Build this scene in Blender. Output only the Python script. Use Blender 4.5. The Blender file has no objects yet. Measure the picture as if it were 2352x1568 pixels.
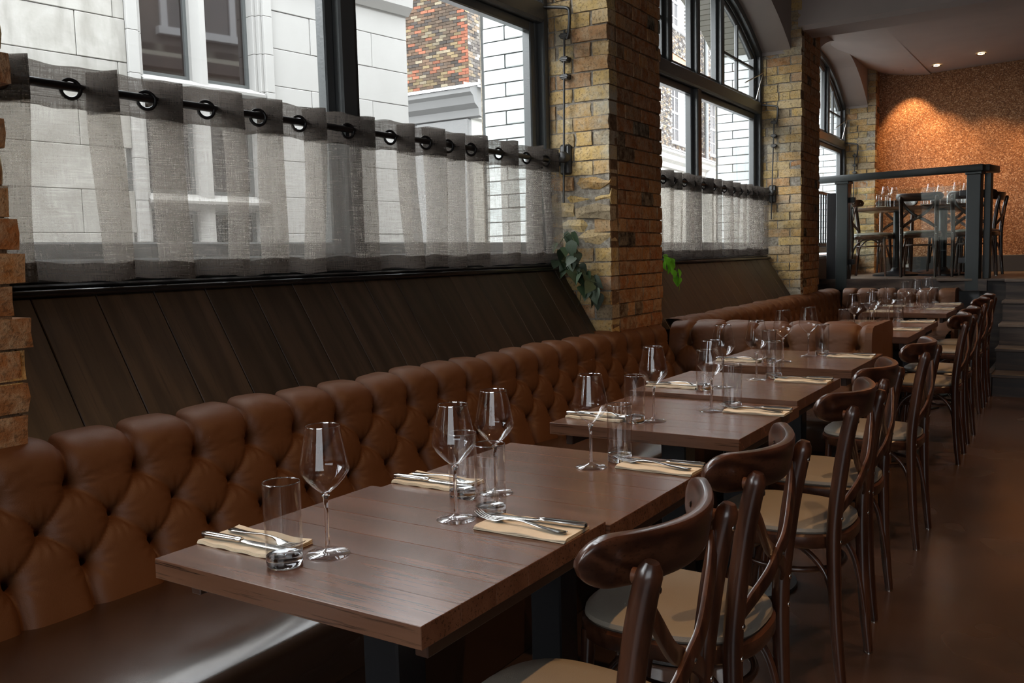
import bpy, bmesh, math, random
import numpy as np
from mathutils import Vector, Matrix

random.seed(7); RNG = np.random.default_rng(7)
SC = bpy.context.scene
COL = SC.collection
PI = math.pi

# ------------------------------------------------------------------ camera
cam_d = bpy.data.cameras.new('camera'); cam = bpy.data.objects.new('camera', cam_d); COL.objects.link(cam)
cam_d.sensor_width = 36.0; cam_d.sensor_fit = 'HORIZONTAL'; cam_d.lens = 31.652; cam_d.clip_start = 0.05; cam_d.clip_end = 200
R_ = (0.8398855, 0.5421796, -0.0251712); U_ = (-0.0297584, 0.0923056, 0.9952859); B_ = (0.5419472, -0.8351772, 0.0936605)
cam.matrix_world = Matrix(((R_[0], U_[0], B_[0], 0), (R_[1], U_[1], B_[1], 0), (R_[2], U_[2], B_[2], 1.27), (0, 0, 0, 1)))
SC.camera = cam

# ------------------------------------------------------------------ sky, exposure
world = bpy.data.worlds.new('world'); SC.world = world; world.use_nodes = True
bg = world.node_tree.nodes['Background']
bg.inputs[0].default_value = (0.93, 0.965, 1.0, 1); bg.inputs[1].default_value = 8.0
SC.view_settings.view_transform = 'Standard'; SC.view_settings.look = 'None'
SC.view_settings.exposure = 0.68; SC.view_settings.gamma = 1.0; SC.view_settings.use_curve_mapping = False
cy = SC.cycles
cy.use_denoising = True; cy.max_bounces = 9; cy.diffuse_bounces = 4; cy.glossy_bounces = 4
cy.transmission_bounces = 8; cy.transparent_max_bounces = 20
cy.caustics_reflective = False; cy.caustics_refractive = False
cy.sample_clamp_indirect = 4.0; cy.sample_clamp_direct = 0.0

def lamp(name, typ, loc, power, color, size=0.1, rot=(0, 0, 0), **kw):
    d = bpy.data.lights.new(name, typ); d.energy = power; d.color = color
    if typ == 'AREA':
        d.shape = 'RECTANGLE'; d.size = size; d.size_y = kw.pop('size_y', size)
    else:
        d.shadow_soft_size = size
    for k, v in kw.items(): setattr(d, k, v)
    o = bpy.data.objects.new(name, d); o.location = loc; o.rotation_euler = rot; COL.objects.link(o)
    return o
WARM = (1.0, 0.58, 0.27)
# daylight from the street-front windows in the wall behind the camera
lamp('shopfront_daylight', 'AREA', (0.9, -3.1, 1.75), 48, (0.90, 0.95, 1.0), 3.4, (PI/2, 0, 0), size_y=2.0)

# ------------------------------------------------------------------ helpers
def link(o, parent=None):
    COL.objects.link(o)
    if parent is not None: o.parent = parent
    return o
def mesh(verts, faces, smooth=False, uv=None):
    me = bpy.data.meshes.new('m'); me.from_pydata([tuple(map(float, v)) for v in verts], [], [tuple(map(int, f)) for f in faces])
    if uv is not None:
        l = me.uv_layers.new(name='UVMap'); idx = np.zeros(len(me.loops), np.int32); me.loops.foreach_get('vertex_index', idx)
        l.data.foreach_set('uv', np.asarray(uv, np.float32)[idx].ravel())
    if smooth: me.polygons.foreach_set('use_smooth', [True]*len(me.polygons))
    me.update(); return me
def obj(name, me, mat=None, parent=None, loc=None, rz=None, rot=None, label=None):
    me.name = name
    o = bpy.data.objects.new(name, me)
    if mat is not None and not me.materials: me.materials.append(mat)
    link(o, parent)
    if loc is not None: o.location = loc
    if rz is not None: o.rotation_euler = (0, 0, rz)
    if rot is not None: o.rotation_euler = rot
    if label: o['label'] = label
    return o
def tag(o, label, cat, group=None):
    o['label'] = label; o['category'] = cat
    if group: o['group'] = group
    return o
def struct(o, label=None):
    o['kind'] = 'structure'
    if label: o['label'] = label
    return o
def thing(name, label, cat, loc=(0, 0, 0), rz=0.0, group=None):
    o = bpy.data.objects.new(name, None); o.empty_display_size = 0.05; link(o); o.location = loc; o.rotation_euler = (0, 0, rz)
    return tag(o, label, cat, group)
def dup(root, loc, rz, label, group=None):
    r = root.copy(); link(r); r.location = loc; r.rotation_euler = (0, 0, rz); r['label'] = label
    if group: r['group'] = group
    for ch in list(root.children):
        c = ch.copy(); link(c, r)
        for g in ch.children:
            d = g.copy(); link(d, c)
    return r
def bm_mesh(bm, smooth=False):
    me = bpy.data.meshes.new('m'); bm.to_mesh(me); bm.free()
    if smooth: me.polygons.foreach_set('use_smooth', [True]*len(me.polygons))
    return me
def auto_smooth(me, ang=0.6):
    bm = bmesh.new(); bm.from_mesh(me)
    for f in bm.faces: f.smooth = True
    for e in bm.edges:
        if len(e.link_faces) == 2 and e.calc_face_angle(0) > ang: e.smooth = False
    bm.to_mesh(me); bm.free(); return me
def boxm(x0, x1, y0, y1, z0, z1, bev=0.0, seg=1):
    bm = bmesh.new()
    vs = [bm.verts.new(v) for v in ((x0,y0,z0),(x1,y0,z0),(x1,y1,z0),(x0,y1,z0),(x0,y0,z1),(x1,y0,z1),(x1,y1,z1),(x0,y1,z1))]
    for f in ((0,3,2,1),(4,5,6,7),(0,1,5,4),(1,2,6,5),(2,3,7,6),(3,0,4,7)): bm.faces.new([vs[i] for i in f])
    if bev > 0: bmesh.ops.bevel(bm, geom=list(bm.edges), offset=bev, segments=seg, affect='EDGES', profile=0.5)
    me = bm_mesh(bm)
    if bev > 0 and seg > 1: auto_smooth(me, 0.7)
    return me
def box(name, x0, x1, y0, y1, z0, z1, mat, parent=None, bev=0.0, seg=1, **kw):
    return obj(name, boxm(min(x0,x1), max(x0,x1), min(y0,y1), max(y0,y1), min(z0,z1), max(z0,z1), bev, seg), mat, parent, **kw)
def prism(poly, d0, d1, axis='x'):
    """extrude a 2-D polygon: axis x -> poly is (y,z); axis y -> (x,z); axis z -> (x,y)"""
    n = len(poly)
    def P(p, d):
        return (d, p[0], p[1]) if axis == 'x' else (p[0], d, p[1]) if axis == 'y' else (p[0], p[1], d)
    v = [P(p, d0) for p in poly] + [P(p, d1) for p in poly]
    f = [list(range(n))[::-1], list(range(n, 2*n))] + [[i, (i+1) % n, n+(i+1) % n, n+i] for i in range(n)]
    me = mesh(v, f); bm = bmesh.new(); bm.from_mesh(me); bmesh.ops.recalc_face_normals(bm, faces=bm.faces); bm.to_mesh(me); bm.free()
    return me
def catmull(pts, n=8):
    p = np.asarray(pts, float); q = np.vstack([2*p[0]-p[1], p, 2*p[-1]-p[-2]]); out = []
    for i in range(len(p)-1):
        a, b, c, d = q[i:i+4]
        for t in np.linspace(0, 1, n, endpoint=False):
            out.append(0.5*((2*b)+(-a+c)*t+(2*a-5*b+4*c-d)*t*t+(-a+3*b-3*c+d)*t**3))
    out.append(p[-1]); return np.array(out)
def tube(path, rad, seg=10, cap=True, flat=None, ref=None, closed=False):
    """sweep along path; rad scalar or per point; flat=(a,b) gives a rounded-rectangle strip (a along ref, b across)"""
    p = np.asarray(path, float); n = len(p); rad = np.broadcast_to(np.asarray(rad, float), (n,))
    if closed: T = np.roll(p, -1, 0)-np.roll(p, 1, 0)
    else: T = np.gradient(p, axis=0)
    T /= np.linalg.norm(T, axis=1)[:, None]
    up = np.array(ref if ref is not None else (0, 0, 1.0) if abs(T[0][2]) < .9 else (1.0, 0, 0))
    V = []
    a = np.linspace(0, 2*PI, seg, endpoint=False)
    N = up-T[0]*(up@T[0]); N /= np.linalg.norm(N)
    for i in range(n):
        if ref is not None: N = np.array(ref, float)
        N = N-T[i]*(N@T[i]); N /= np.linalg.norm(N); Bn = np.cross(T[i], N)
        if flat is None: ring = rad[i]*(np.cos(a)[:, None]*N+np.sin(a)[:, None]*Bn)
        else:
            c, s = np.cos(a), np.sin(a); e = 0.45
            ring = rad[i]*(flat[0]*(np.sign(c)*abs(c)**e)[:, None]*N+flat[1]*(np.sign(s)*abs(s)**e)[:, None]*Bn)
        V.append(p[i]+ring)
    V = np.vstack(V); F = []
    m = n if closed else n-1
    for i in range(m):
        j = (i+1) % n
        for k in range(seg):
            l = (k+1) % seg; F.append((i*seg+k, j*seg+k, j*seg+l, i*seg+l)[::-1])
    if cap and not closed:
        F.append(tuple(range(seg))); F.append(tuple(range((n-1)*seg, n*seg))[::-1])
    me = mesh(V, F, True); return auto_smooth(me, 0.9)
def lathe(prof, seg=24, cap=False):
    V = []; F = []; n = len(prof)
    for r, z in prof:
        for k in range(seg):
            a = 2*PI*k/seg; V.append((r*math.cos(a), r*math.sin(a), z))
    for i in range(n-1):
        for k in range(seg):
            l = (k+1) % seg; F.append((i*seg+k, i*seg+l, (i+1)*seg+l, (i+1)*seg+k))
    me = mesh(V, F, True); bm = bmesh.new(); bm.from_mesh(me)
    bmesh.ops.remove_doubles(bm, verts=bm.verts, dist=1e-5); bmesh.ops.recalc_face_normals(bm, faces=bm.faces); bm.to_mesh(me); bm.free()
    return auto_smooth(me, 0.9)
def grid(P, uv=None, smooth=True, flip=False):
    """P: (n,m,3) points"""
    n, m = P.shape[:2]; i, j = np.meshgrid(np.arange(n-1), np.arange(m-1), indexing='ij')
    a = (i*m+j).ravel(); F = np.stack([a, a+1, a+m+1, a+m], 1)
    if flip: F = F[:, ::-1]
    return mesh(P.reshape(-1, 3), F, smooth, None if uv is None else uv.reshape(-1, 2))
def join(meshes):
    bm = bmesh.new()
    for me in meshes: bm.from_mesh(me)
    out = bm_mesh(bm); return out

# ------------------------------------------------------------------ materials
class NT:
    def __init__(s, name):
        s.m = bpy.data.materials.new(name); s.m.use_nodes = True; s.t = s.m.node_tree
        s.b = s.t.nodes['Principled BSDF']; s.o = s.t.nodes['Material Output']
    def n(s, typ, ins=None, **props):
        nd = s.t.nodes.new(typ)
        for k, v in props.items(): setattr(nd, k, v)
        for k, v in (ins or {}).items():
            sk = nd.inputs[k]
            if isinstance(v, bpy.types.NodeSocket): s.t.links.new(v, sk)
            else: sk.default_value = v
        return nd
    def set(s, **kw):
        names = dict(col='Base Color', rough='Roughness', metal='Metallic', spec='Specular IOR Level', normal='Normal', trans='Transmission Weight', ior='IOR', emis='Emission Color', emis_s='Emission Strength', coat='Coat Weight', coat_r='Coat Roughness', sheen='Sheen Weight')
        for k, v in kw.items():
            sk = s.b.inputs[names[k]]
            if isinstance(v, bpy.types.NodeSocket): s.t.links.new(v, sk)
            else: sk.default_value = (*v, 1) if k in ('col', 'emis') and len(v) == 3 else v
        return s
    def coord(s, kind='Object', scale=(1, 1, 1), rot=(0, 0, 0), loc=None):
        tc = s.n('ShaderNodeTexCoord'); v = tc.outputs[kind]
        if loc is not None: v = s.n('ShaderNodeVectorMath', {0: v, 1: loc}, operation='ADD').outputs[0]
        return s.n('ShaderNodeMapping', {'Vector': v, 'Scale': scale, 'Rotation': rot}).outputs[0]
    def rnd(s): return s.n('ShaderNodeObjectInfo').outputs['Random']
    def noise(s, vec, scale=5, detail=4, rough=0.55, dist=0.0, out='Fac'):
        return s.n('ShaderNodeTexNoise', {'Vector': vec, 'Scale': scale, 'Detail': detail, 'Roughness': rough, 'Distortion': dist}).outputs[out]
    def ramp(s, fac, stops, interp='LINEAR'):
        r = s.n('ShaderNodeValToRGB', {'Fac': fac}); cr = r.color_ramp; cr.interpolation = interp
        while len(cr.elements) < len(stops): cr.elements.new(0.5)
        for e, (p, c) in zip(cr.elements, stops): e.position = p; e.color = (*c, 1) if len(c) == 3 else c
        return r.outputs[0]
    def mix(s, fac, a, b, mode='MIX'):
        nd = s.n('ShaderNodeMix', data_type='RGBA', blend_type=mode)
        for sk, v in ((nd.inputs['Factor'], fac), (nd.inputs['A'], a), (nd.inputs['B'], b)):
            if isinstance(v, bpy.types.NodeSocket): s.t.links.new(v, sk)
            else: sk.default_value = v if not isinstance(v, tuple) else (*v[:3], 1)
        return nd.outputs['Result']
    def math(s, op, a, b=0.0, c=0.0, clamp=False): return s.n('ShaderNodeMath', {0: a, 1: b, 2: c}, operation=op, use_clamp=clamp).outputs[0]
    def bump(s, h, strength=0.3, dist=0.01):
        return s.n('ShaderNodeBump', {'Height': h, 'Strength': strength, 'Distance': dist}).outputs[0]
def plain(name, col, rough=0.5, metal=0.0, spec=0.5, bump=0.0, bscale=200, var=0.0, vscale=6):
    k = NT(name); k.set(col=col, rough=rough, metal=metal, spec=spec)
    if var or bump:
        v = k.coord()
        if var:
            f = k.noise(v, vscale, 5)
            k.set(col=k.mix(f, tuple(c*(1-var) for c in col), tuple(min(1, c*(1+var)) for c in col)))
        if bump: k.set(normal=k.bump(k.noise(v, bscale, 3), bump, 0.003))
    return k.m

def wood(name, dark, mid, lite, axis='y', rough=0.4, scale=1.0, vary=0.35, gloss_var=0.12, pores=0.5, coat=0.0, wear=None):
    """grain runs along axis; every object shifts its own grain"""
    k = NT(name); st = 0.09
    sc = {'x': (st, 1, 1), 'y': (1, st, 1), 'z': (1, 1, st)}[axis]
    rnd = k.rnd()
    off = k.n('ShaderNodeCombineXYZ', {0: k.math('MULTIPLY', rnd, 37.0), 1: k.math('MULTIPLY', rnd, 61.0), 2: k.math('MULTIPLY', rnd, 17.0)}).outputs[0]
    v = k.coord(scale=tuple(x*scale for x in sc), loc=off)
    big = k.noise(v, 9, 5, 0.6, 1.2)
    rings = k.n('ShaderNodeTexWave', {'Vector': v, 'Scale': 7.0, 'Distortion': 9.0, 'Detail': 4.0, 'Detail Scale': 1.6}, wave_type='BANDS', bands_direction='DIAGONAL').outputs['Fac']
    f = k.math('ADD', k.math('MULTIPLY', big, 0.6), k.math('MULTIPLY', rings, 0.4))
    c = k.ramp(f, [(0.2, dark), (0.5, mid), (0.8, lite)])
    fine = k.noise(k.coord(scale=tuple(x*scale for x in {'x': (.03, 1, 1), 'y': (1, .03, 1), 'z': (1, 1, .03)}[axis]), loc=off), 210, 3, 0.6)
    pore = k.ramp(fine, [(0.34, (1-pores,)*3), (0.44, (1, 1, 1))])
    c = k.mix(1.0, c, pore, 'MULTIPLY')
    tone = k.ramp(rnd, [(0, (1-vary,)*3), (1, (1+vary*0.6,)*3)])
    c = k.mix(1.0, c, tone, 'MULTIPLY')
    if wear:                                                  # rubbed-through stain on the convex edges
        pt = k.n('ShaderNodeNewGeometry').outputs['Pointiness']; wn = k.noise(k.coord(), 45, 4, .6)
        c = k.mix(k.math('MULTIPLY', k.ramp(pt, [(.53, (0, 0, 0)), (.60, (1, 1, 1))]), k.math('MULTIPLY', wn, .9)), c, wear)
    rg = k.math('ADD', rough-gloss_var/2, k.math('MULTIPLY', k.noise(k.coord(), 4, 1), gloss_var))
    k.set(col=c, rough=rg, normal=k.bump(fine, 0.04, 0.0005), coat=coat, coat_r=0.12)
    return k.m

def brick_mat(name, stops, rough=0.85, grime=0.5, wash=0.0):
    k = NT(name); rnd = k.rnd(); v = k.coord(loc=k.n('ShaderNodeCombineXYZ', {0: k.math('MULTIPLY', rnd, 91.0), 1: k.math('MULTIPLY', rnd, 53.0)}).outputs[0])
    c = k.ramp(rnd, stops)
    n1 = k.noise(v, 22, 6, 0.65); n2 = k.noise(v, 70, 4, 0.7)
    c = k.mix(k.math('MULTIPLY', k.ramp(n1, [(0.40, (0, 0, 0)), (0.66, (1, 1, 1))]), 0.55), c, (0.5, 0.4, 0.26))
    c = k.mix(k.math('MULTIPLY', k.ramp(n2, [(0.52, (0, 0, 0)), (0.63, (1, 1, 1))]), grime), c, (0.05, 0.035, 0.022))
    if wash:                                                  # remains of old limewash, patches that run over many bricks
        wp = k.n('ShaderNodeNewGeometry').outputs['Position']; wn = k.noise(wp, 2.6, 6, .68)
        c = k.mix(k.math('MULTIPLY', k.ramp(wn, [(.50, (0, 0, 0)), (.64, (1, 1, 1))]), wash), c, (.50, .50, .44))
        dk = k.noise(wp, 6.5, 5, .65); c = k.mix(k.math('MULTIPLY', k.ramp(dk, [(.54, (0, 0, 0)), (.70, (1, 1, 1))]), .55), c, (.10, .08, .05))
    h = k.math('ADD', k.math('MULTIPLY', n1, 0.6), k.math('MULTIPLY', n2, 0.5))
    k.set(col=c, rough=rough, spec=0.25, normal=k.bump(h, 0.9, 0.012)); return k.m
M = {}
M['brick_yellow'] = brick_mat('stock brick yellow', [(0, (.52, .33, .11)), (.25, (.60, .43, .18)), (.45, (.44, .25, .085)), (.6, (.56, .42, .22)), (.75, (.40, .18, .065)), (.9, (.48, .39, .25)), (1, (.32, .24, .15))], grime=.5, wash=.6)
M['brick_orange_lit'] = brick_mat('stock brick orange warm lit', [(0, (.38, .145, .045)), (.3, (.30, .11, .038)), (.5, (.44, .20, .065)), (.7, (.23, .09, .036)), (.9, (.35, .165, .065)), (.96, (.025, .018, .014)), (1, (.02, .015, .012))], grime=.45)  # front faces: redder bricks, with their warm dim light put into the colour
k = NT('old mortar'); v = k.coord(); n = k.noise(v, 40, 6, .7)
k.set(col=k.ramp(n, [(.3, (.14, .12, .095)), (.55, (.34, .30, .245)), (.75, (.52, .49, .43))]), rough=.95, spec=.1, normal=k.bump(n, .9, .01)); M['mortar'] = k.m
k = NT('brown mortar'); v = k.coord(); n = k.noise(v, 40, 6, .7)
k.set(col=k.ramp(n, [(.3, (.09, .055, .033)), (.55, (.20, .12, .068)), (.75, (.30, .20, .12))]), rough=.95, spec=.1, normal=k.bump(n, .9, .01)); M['mortar_brown'] = k.m
M['plaster'] = plain('warm grey plaster', (.36, .31, .28), .8, bump=.15, bscale=60, var=.06)
M['plaster_dark'] = plain('taupe plaster', (.22, .165, .13), .85, bump=.15, bscale=60, var=.08)
M['ceiling'] = plain('taupe ceiling paint', (.38, .33, .305), .75, bump=.12, bscale=40, var=.10, vscale=3)
M['dark_wall'] = plain('dark wall paint', (.06, .05, .045), .8)
M['frame'] = plain('dark window paint', (.075, .08, .08), .3, bump=.2, bscale=90)
M['black_gloss'] = plain('black lacquer sill', (.012, .011, .011), .22, bump=.06, bscale=25)
M['black_metal'] = plain('black powder-coated metal', (.008, .008, .009), .38)
M['steel'] = plain('polished steel', (.62, .60, .57), .16, 1.0)
M['gear'] = plain('old dark iron', (.09, .088, .085), .42, .7, bump=.3, bscale=120)
M['rail_paint'] = plain('dark green grey paint', (.022, .027, .026), .38)
M['oak_dark'] = wood('fumed oak boards', (.016, .010, .0068), (.030, .0195, .0128), (.048, .031, .020), 'z', .42, vary=.3)
M['oak_step'] = wood('dark oak step', (.02, .012, .009), (.04, .026, .018), (.075, .05, .036), 'x', .45)
M['oak_floor'] = wood('worn oak floor', (.05, .033, .024), (.10, .07, .05), (.17, .125, .09), 'x', .4)
M['table'] = wood('oiled oak table', (.098, .043, .0235), (.116, .053, .030), (.14, .066, .038), 'x', .25, vary=.06, gloss_var=.10, pores=.6)
M['bent_wood'] = wood('walnut stained beech', (.018, .0060, .0032), (.040, .0135, .0066), (.075, .028, .0135), 'z', .30, scale=1.5, vary=.05, pores=.5, coat=.35, wear=(.16, .062, .03))
M['bent_wood_rail'] = wood('walnut stained beech rail', (.018, .0060, .0032), (.040, .0135, .0066), (.075, .028, .0135), 'y', .30, scale=1.5, vary=.05, pores=.5, coat=.35, wear=(.16, .062, .03))
M['laminate_edge'] = plain('dark edging', (.05, .022, .012), .4)
k = NT('brown leather'); v = k.coord(); n = k.noise(v, 3, 5); fn = k.n('ShaderNodeTexVoronoi', {'Vector': v, 'Scale': 420.0}).outputs['Distance']
k.set(col=k.mix(n, (.092, .034, .0115), (.138, .054, .019)), rough=k.math('ADD', .50, k.math('MULTIPLY', k.noise(v, 9, 4), .14)), spec=.35, normal=k.bump(k.math('ADD', fn, k.math('MULTIPLY', k.noise(v, 30, 3), 1.5)), .10, .004)); M['leather'] = k.m
k = NT('dark seat leather'); v = k.coord(); n = k.noise(v, 4, 5, .55); sc_ = k.noise(v, 7, 2, .5)
k.set(col=k.mix(n, (.034, .017, .010), (.056, .027, .015)), rough=k.math('ADD', .20, k.math('MULTIPLY', sc_, .10)), spec=.65, normal=k.bump(k.noise(v, 18, 2, .4), .03, .003)); M['seat_leather'] = k.m
k = NT('cream vinyl'); v = k.coord(); k.set(col=k.mix(k.noise(v, 6, 4), (.30, .265, .215), (.37, .33, .27)), rough=.36, normal=k.bump(k.n('ShaderNodeTexVoronoi', {'Vector': v, 'Scale': 500.0}).outputs['Distance'], .16, .002)); M['vinyl'] = k.m
k = NT('cork chip board'); v = k.coord(); vo = k.n('ShaderNodeTexVoronoi', {'Vector': k.coord(scale=(1, 1, 1.15)), 'Scale': 95.0}); vo2 = k.n('ShaderNodeTexVoronoi', {'Vector': v, 'Scale': 150.0})
gv = k.n('ShaderNodeSeparateColor', {0: vo.outputs['Color']}).outputs[0]; gv2 = k.n('ShaderNodeSeparateColor', {0: vo2.outputs['Color']}).outputs[1]
c = k.ramp(gv, [(0, (.12, .05, .02)), (.35, (.27, .115, .045)), (.7, (.40, .19, .085)), (.9, (.58, .33, .18)), (1, (.75, .52, .34))])
c = k.mix(k.math('MULTIPLY', gv2, .45), c, (.22, .085, .03))
k.set(col=c, rough=.55, spec=.4, normal=k.bump(k.math('ADD', gv, gv2), .22, .006)); M['cork'] = k.m
k = NT('polished resin floor'); v = k.coord(); n = k.noise(v, 1.6, 6, .6, .8); n2 = k.noise(k.coord(scale=(1, .5, 1)), 11, 6, .65); n3 = k.noise(v, 2.2, 2, .5)
k.set(col=k.mix(k.math('MULTIPLY', n2, .6), k.mix(k.ramp(n, [(.35, (0, 0, 0)), (.65, (1, 1, 1))]), (.012, .0075, .006), (.062, .034, .023)), (.085, .056, .044)), rough=k.math('ADD', .14, k.math('MULTIPLY', n3, .22)), spec=.75); M['floor'] = k.m
def linen(name, base, alpha_lo, alpha_hi):
    k = NT(name); uv = k.n('ShaderNodeUVMap', uv_map='UVMap').outputs[0]
    def st(sx, sy, sc): return k.noise(k.n('ShaderNodeMapping', {'Vector': uv, 'Scale': (sx, sy, 1)}).outputs[0], sc, 3, .65)
    h = st(12, 260, 1.0); w_ = st(260, 12, 1.0); big = st(9, 9, 1.0)
    f = k.math('ADD', k.math('ADD', k.math('MULTIPLY', h, .5), k.math('MULTIPLY', w_, .4)), k.math('MULTIPLY', big, .12))
    fac = k.ramp(f, [(.40, (alpha_lo,)*3), (.62, (alpha_hi,)*3)])
    colr = k.mix(f, tuple(c*.75 for c in base), tuple(min(1, c*1.3) for c in base))
    d = k.n('ShaderNodeBsdfDiffuse', {'Color': colr, 'Normal': k.bump(f, .4, .003)}).outputs[0]; tr = k.n('ShaderNodeBsdfTranslucent', {'Color': colr}).outputs[0]
    cl = k.n('ShaderNodeMixShader', {0: .42, 1: d, 2: tr}).outputs[0]
    tp = k.n('ShaderNodeBsdfTransparent', {'Color': (1, .985, .96, 1)}).outputs[0]
    k.t.links.new(k.n('ShaderNodeMixShader', {0: fac, 1: tp, 2: cl}).outputs[0], k.o.inputs[0]); return k.m
M['linen'] = linen('sheer linen', (.30, .275, .25), .22, .62)
M['linen_band'] = linen('doubled linen', (.085, .072, .063), .70, .99)
def thin_glass(name, tint=(.97, .98, .98), base=.06, edge=.9, rough=.0):
    k = NT(name); lw = k.n('ShaderNodeLayerWeight', {'Blend': .5}).outputs['Facing']
    f = k.math('ADD', base, k.math('MULTIPLY', k.math('POWER', lw, 4.0), edge), clamp=True)
    g = k.n('ShaderNodeBsdfGlossy', {'Color': (1, 1, 1, 1), 'Roughness': rough}).outputs[0]; t = k.n('ShaderNodeBsdfTransparent', {'Color': (*tint, 1)}).outputs[0]
    k.t.links.new(k.n('ShaderNodeMixShader', {0: f, 1: t, 2: g}).outputs[0], k.o.inputs[0]); return k.m
M['pane'] = thin_glass('window pane', (.96, .975, .97), .035, .7)
M['glass_thin'] = thin_glass('thin crystal', (.975, .978, .98), .06, .85)
M['glass_disc'] = thin_glass('crystal foot', (.95, .955, .96), .05, .8)
k = NT('solid crystal'); k.set(col=(1, 1, 1), rough=0.0, trans=1.0, ior=1.48); M['glass'] = k.m
k = NT('kraft napkin'); v = k.coord(); k.set(col=k.mix(k.noise(v, 60, 4), (.60, .50, .36), (.70, .59, .44)), rough=.85, spec=.15, normal=k.bump(k.noise(v, 130, 3), .2, .002)); M['napkin'] = k.m
k = NT('leaf green'); rnd = k.rnd(); v = k.coord(); k.set(col=k.mix(k.ramp(k.noise(v, 60, 3), [(.52, (0, 0, 0)), (.62, (1, 1, 1))]), k.ramp(rnd, [(0, (.008, .020, .006)), (1, (.020, .045, .013))]), (.045, .065, .035)), rough=.6); M['leaf'] = k.m
k = NT('leaf lime'); d = k.n('ShaderNodeBsdfDiffuse', {'Color': (.16, .42, .035, 1)}).outputs[0]; t2 = k.n('ShaderNodeBsdfTranslucent', {'Color': (.22, .55, .04, 1)}).outputs[0]
k.t.links.new(k.n('ShaderNodeMixShader', {0: .5, 1: d, 2: t2}).outputs[0], k.o.inputs[0]); M['leaf_lime'] = k.m
M['stem'] = plain('plant stem', (.05, .06, .02), .6)
k = NT('lamp glow'); k.set(col=(1, .8, .5), emis=(1, .62, .28), emis_s=14.0); M['glow'] = k.m
# outside
k = NT('portland stone'); v = k.coord(); n = k.noise(v, 1.7, 7, .62, .6); st = k.noise(k.coord(scale=(1, 1, .22)), 5, 5, .6); rnd = k.rnd()
c = k.mix(k.math('MULTIPLY', k.ramp(n, [(.42, (0, 0, 0)), (.7, (1, 1, 1))]), .75), (.285, .277, .258), (.16, .15, .13))
c = k.mix(k.math('MULTIPLY', k.ramp(st, [(.5, (0, 0, 0)), (.72, (1, 1, 1))]), .55), c, (.14, .13, .115))
c = k.mix(1.0, c, k.ramp(rnd, [(0, (.9, .9, .9)), (1, (1, 1, 1))]), 'MULTIPLY')
k.set(col=c, rough=.85, spec=.2, normal=k.bump(k.noise(v, 40, 5), .15, .006)); M['stone'] = k.m
k = NT('clean stone'); v = k.coord(); k.set(col=k.mix(k.noise(v, 2.5, 5), (.285, .28, .27), (.255, .25, .24)), rough=.85, spec=.2); M['stone_clean'] = k.m
M['stucco'] = plain('grey stucco', (.075, .074, .072), .85, var=.2, vscale=2)
M['stucco_pale'] = plain('pale stucco', (.20, .197, .18), .85, var=.1, vscale=3)
M['lead'] = plain('pale lead flashing', (.36, .365, .365), .6, var=.1)
k = NT('glazed white brick'); rnd = k.rnd(); v = k.coord(); k.set(col=k.mix(1.0, k.ramp(rnd, [(0, (.58, .63, .63)), (.5, (.63, .67, .665)), (1, (.67, .70, .695))]), k.ramp(k.noise(v, 14, 4), [(.3, (.92, .92, .92)), (.7, (1, 1, 1))]), 'MULTIPLY'), rough=.12, spec=.5, normal=k.bump(k.noise(v, 9, 2), .06, .01)); M['glazed'] = k.m
k = NT('cream glazed brick'); rnd = k.rnd(); k.set(col=k.ramp(rnd, [(0, (.25, .24, .19)), (1, (.30, .29, .235))]), rough=.2); M['glazed_cream'] = k.m
M['joint_dark'] = plain('dark joint', (.07, .075, .075), .9)
k = NT('street brick'); at = k.n('ShaderNodeAttribute', attribute_name='tone'); v = k.coord(); n = k.noise(v, 55, 5, .7)
k.set(col=k.mix(1.0, at.outputs['Color'], k.ramp(n, [(.3, (.55, .55, .55)), (.7, (1.15, 1.15, 1.15))]), 'MULTIPLY'), rough=.9, spec=.15, normal=k.bump(n, .6, .008)); M['street_brick'] = k.m
M['white_paint'] = plain('white joinery paint', (.46, .465, .475), .5)
M['gauged'] = plain('gauged red brick', (.32, .11, .05), .85, var=.2, vscale=12)
k = NT('dark shop glass'); v = k.coord(); k.set(col=k.mix(k.noise(v, 1.8, 3), (.008, .008, .009), (.03, .02, .016)), rough=.03, spec=.9); M['dark_glass'] = k.m
k = NT('asphalt'); k.set(col=(.16, .16, .16), rough=.8); M['asphalt'] = k.m
M['pavement'] = plain('street paving', (.17, .165, .16), .75, var=.15)
M['red_paint'] = plain('red sign paint', (.55, .03, .03), .5)
M['socket'] = plain('white socket plastic', (.55, .55, .53), .4)
M['brown_box'] = plain('brown box', (.10, .055, .035), .5)
# ------------------------------------------------------------------ room shell
struct(box('floor', -2.9, 4.2, -3.2, 12.5, -.12, 0, M['floor']), 'dark brown polished resin floor with worn patches')
struct(box('wall_right', 4.0, 4.2, -3.2, 12.6, 0, 4.2, M['dark_wall']), 'dark painted side wall')
struct(box('wall_front', -2.4, 4.2, -3.4, -3.2, 0, 4.2, M['dark_wall']), 'dark painted wall at the street end')
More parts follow.
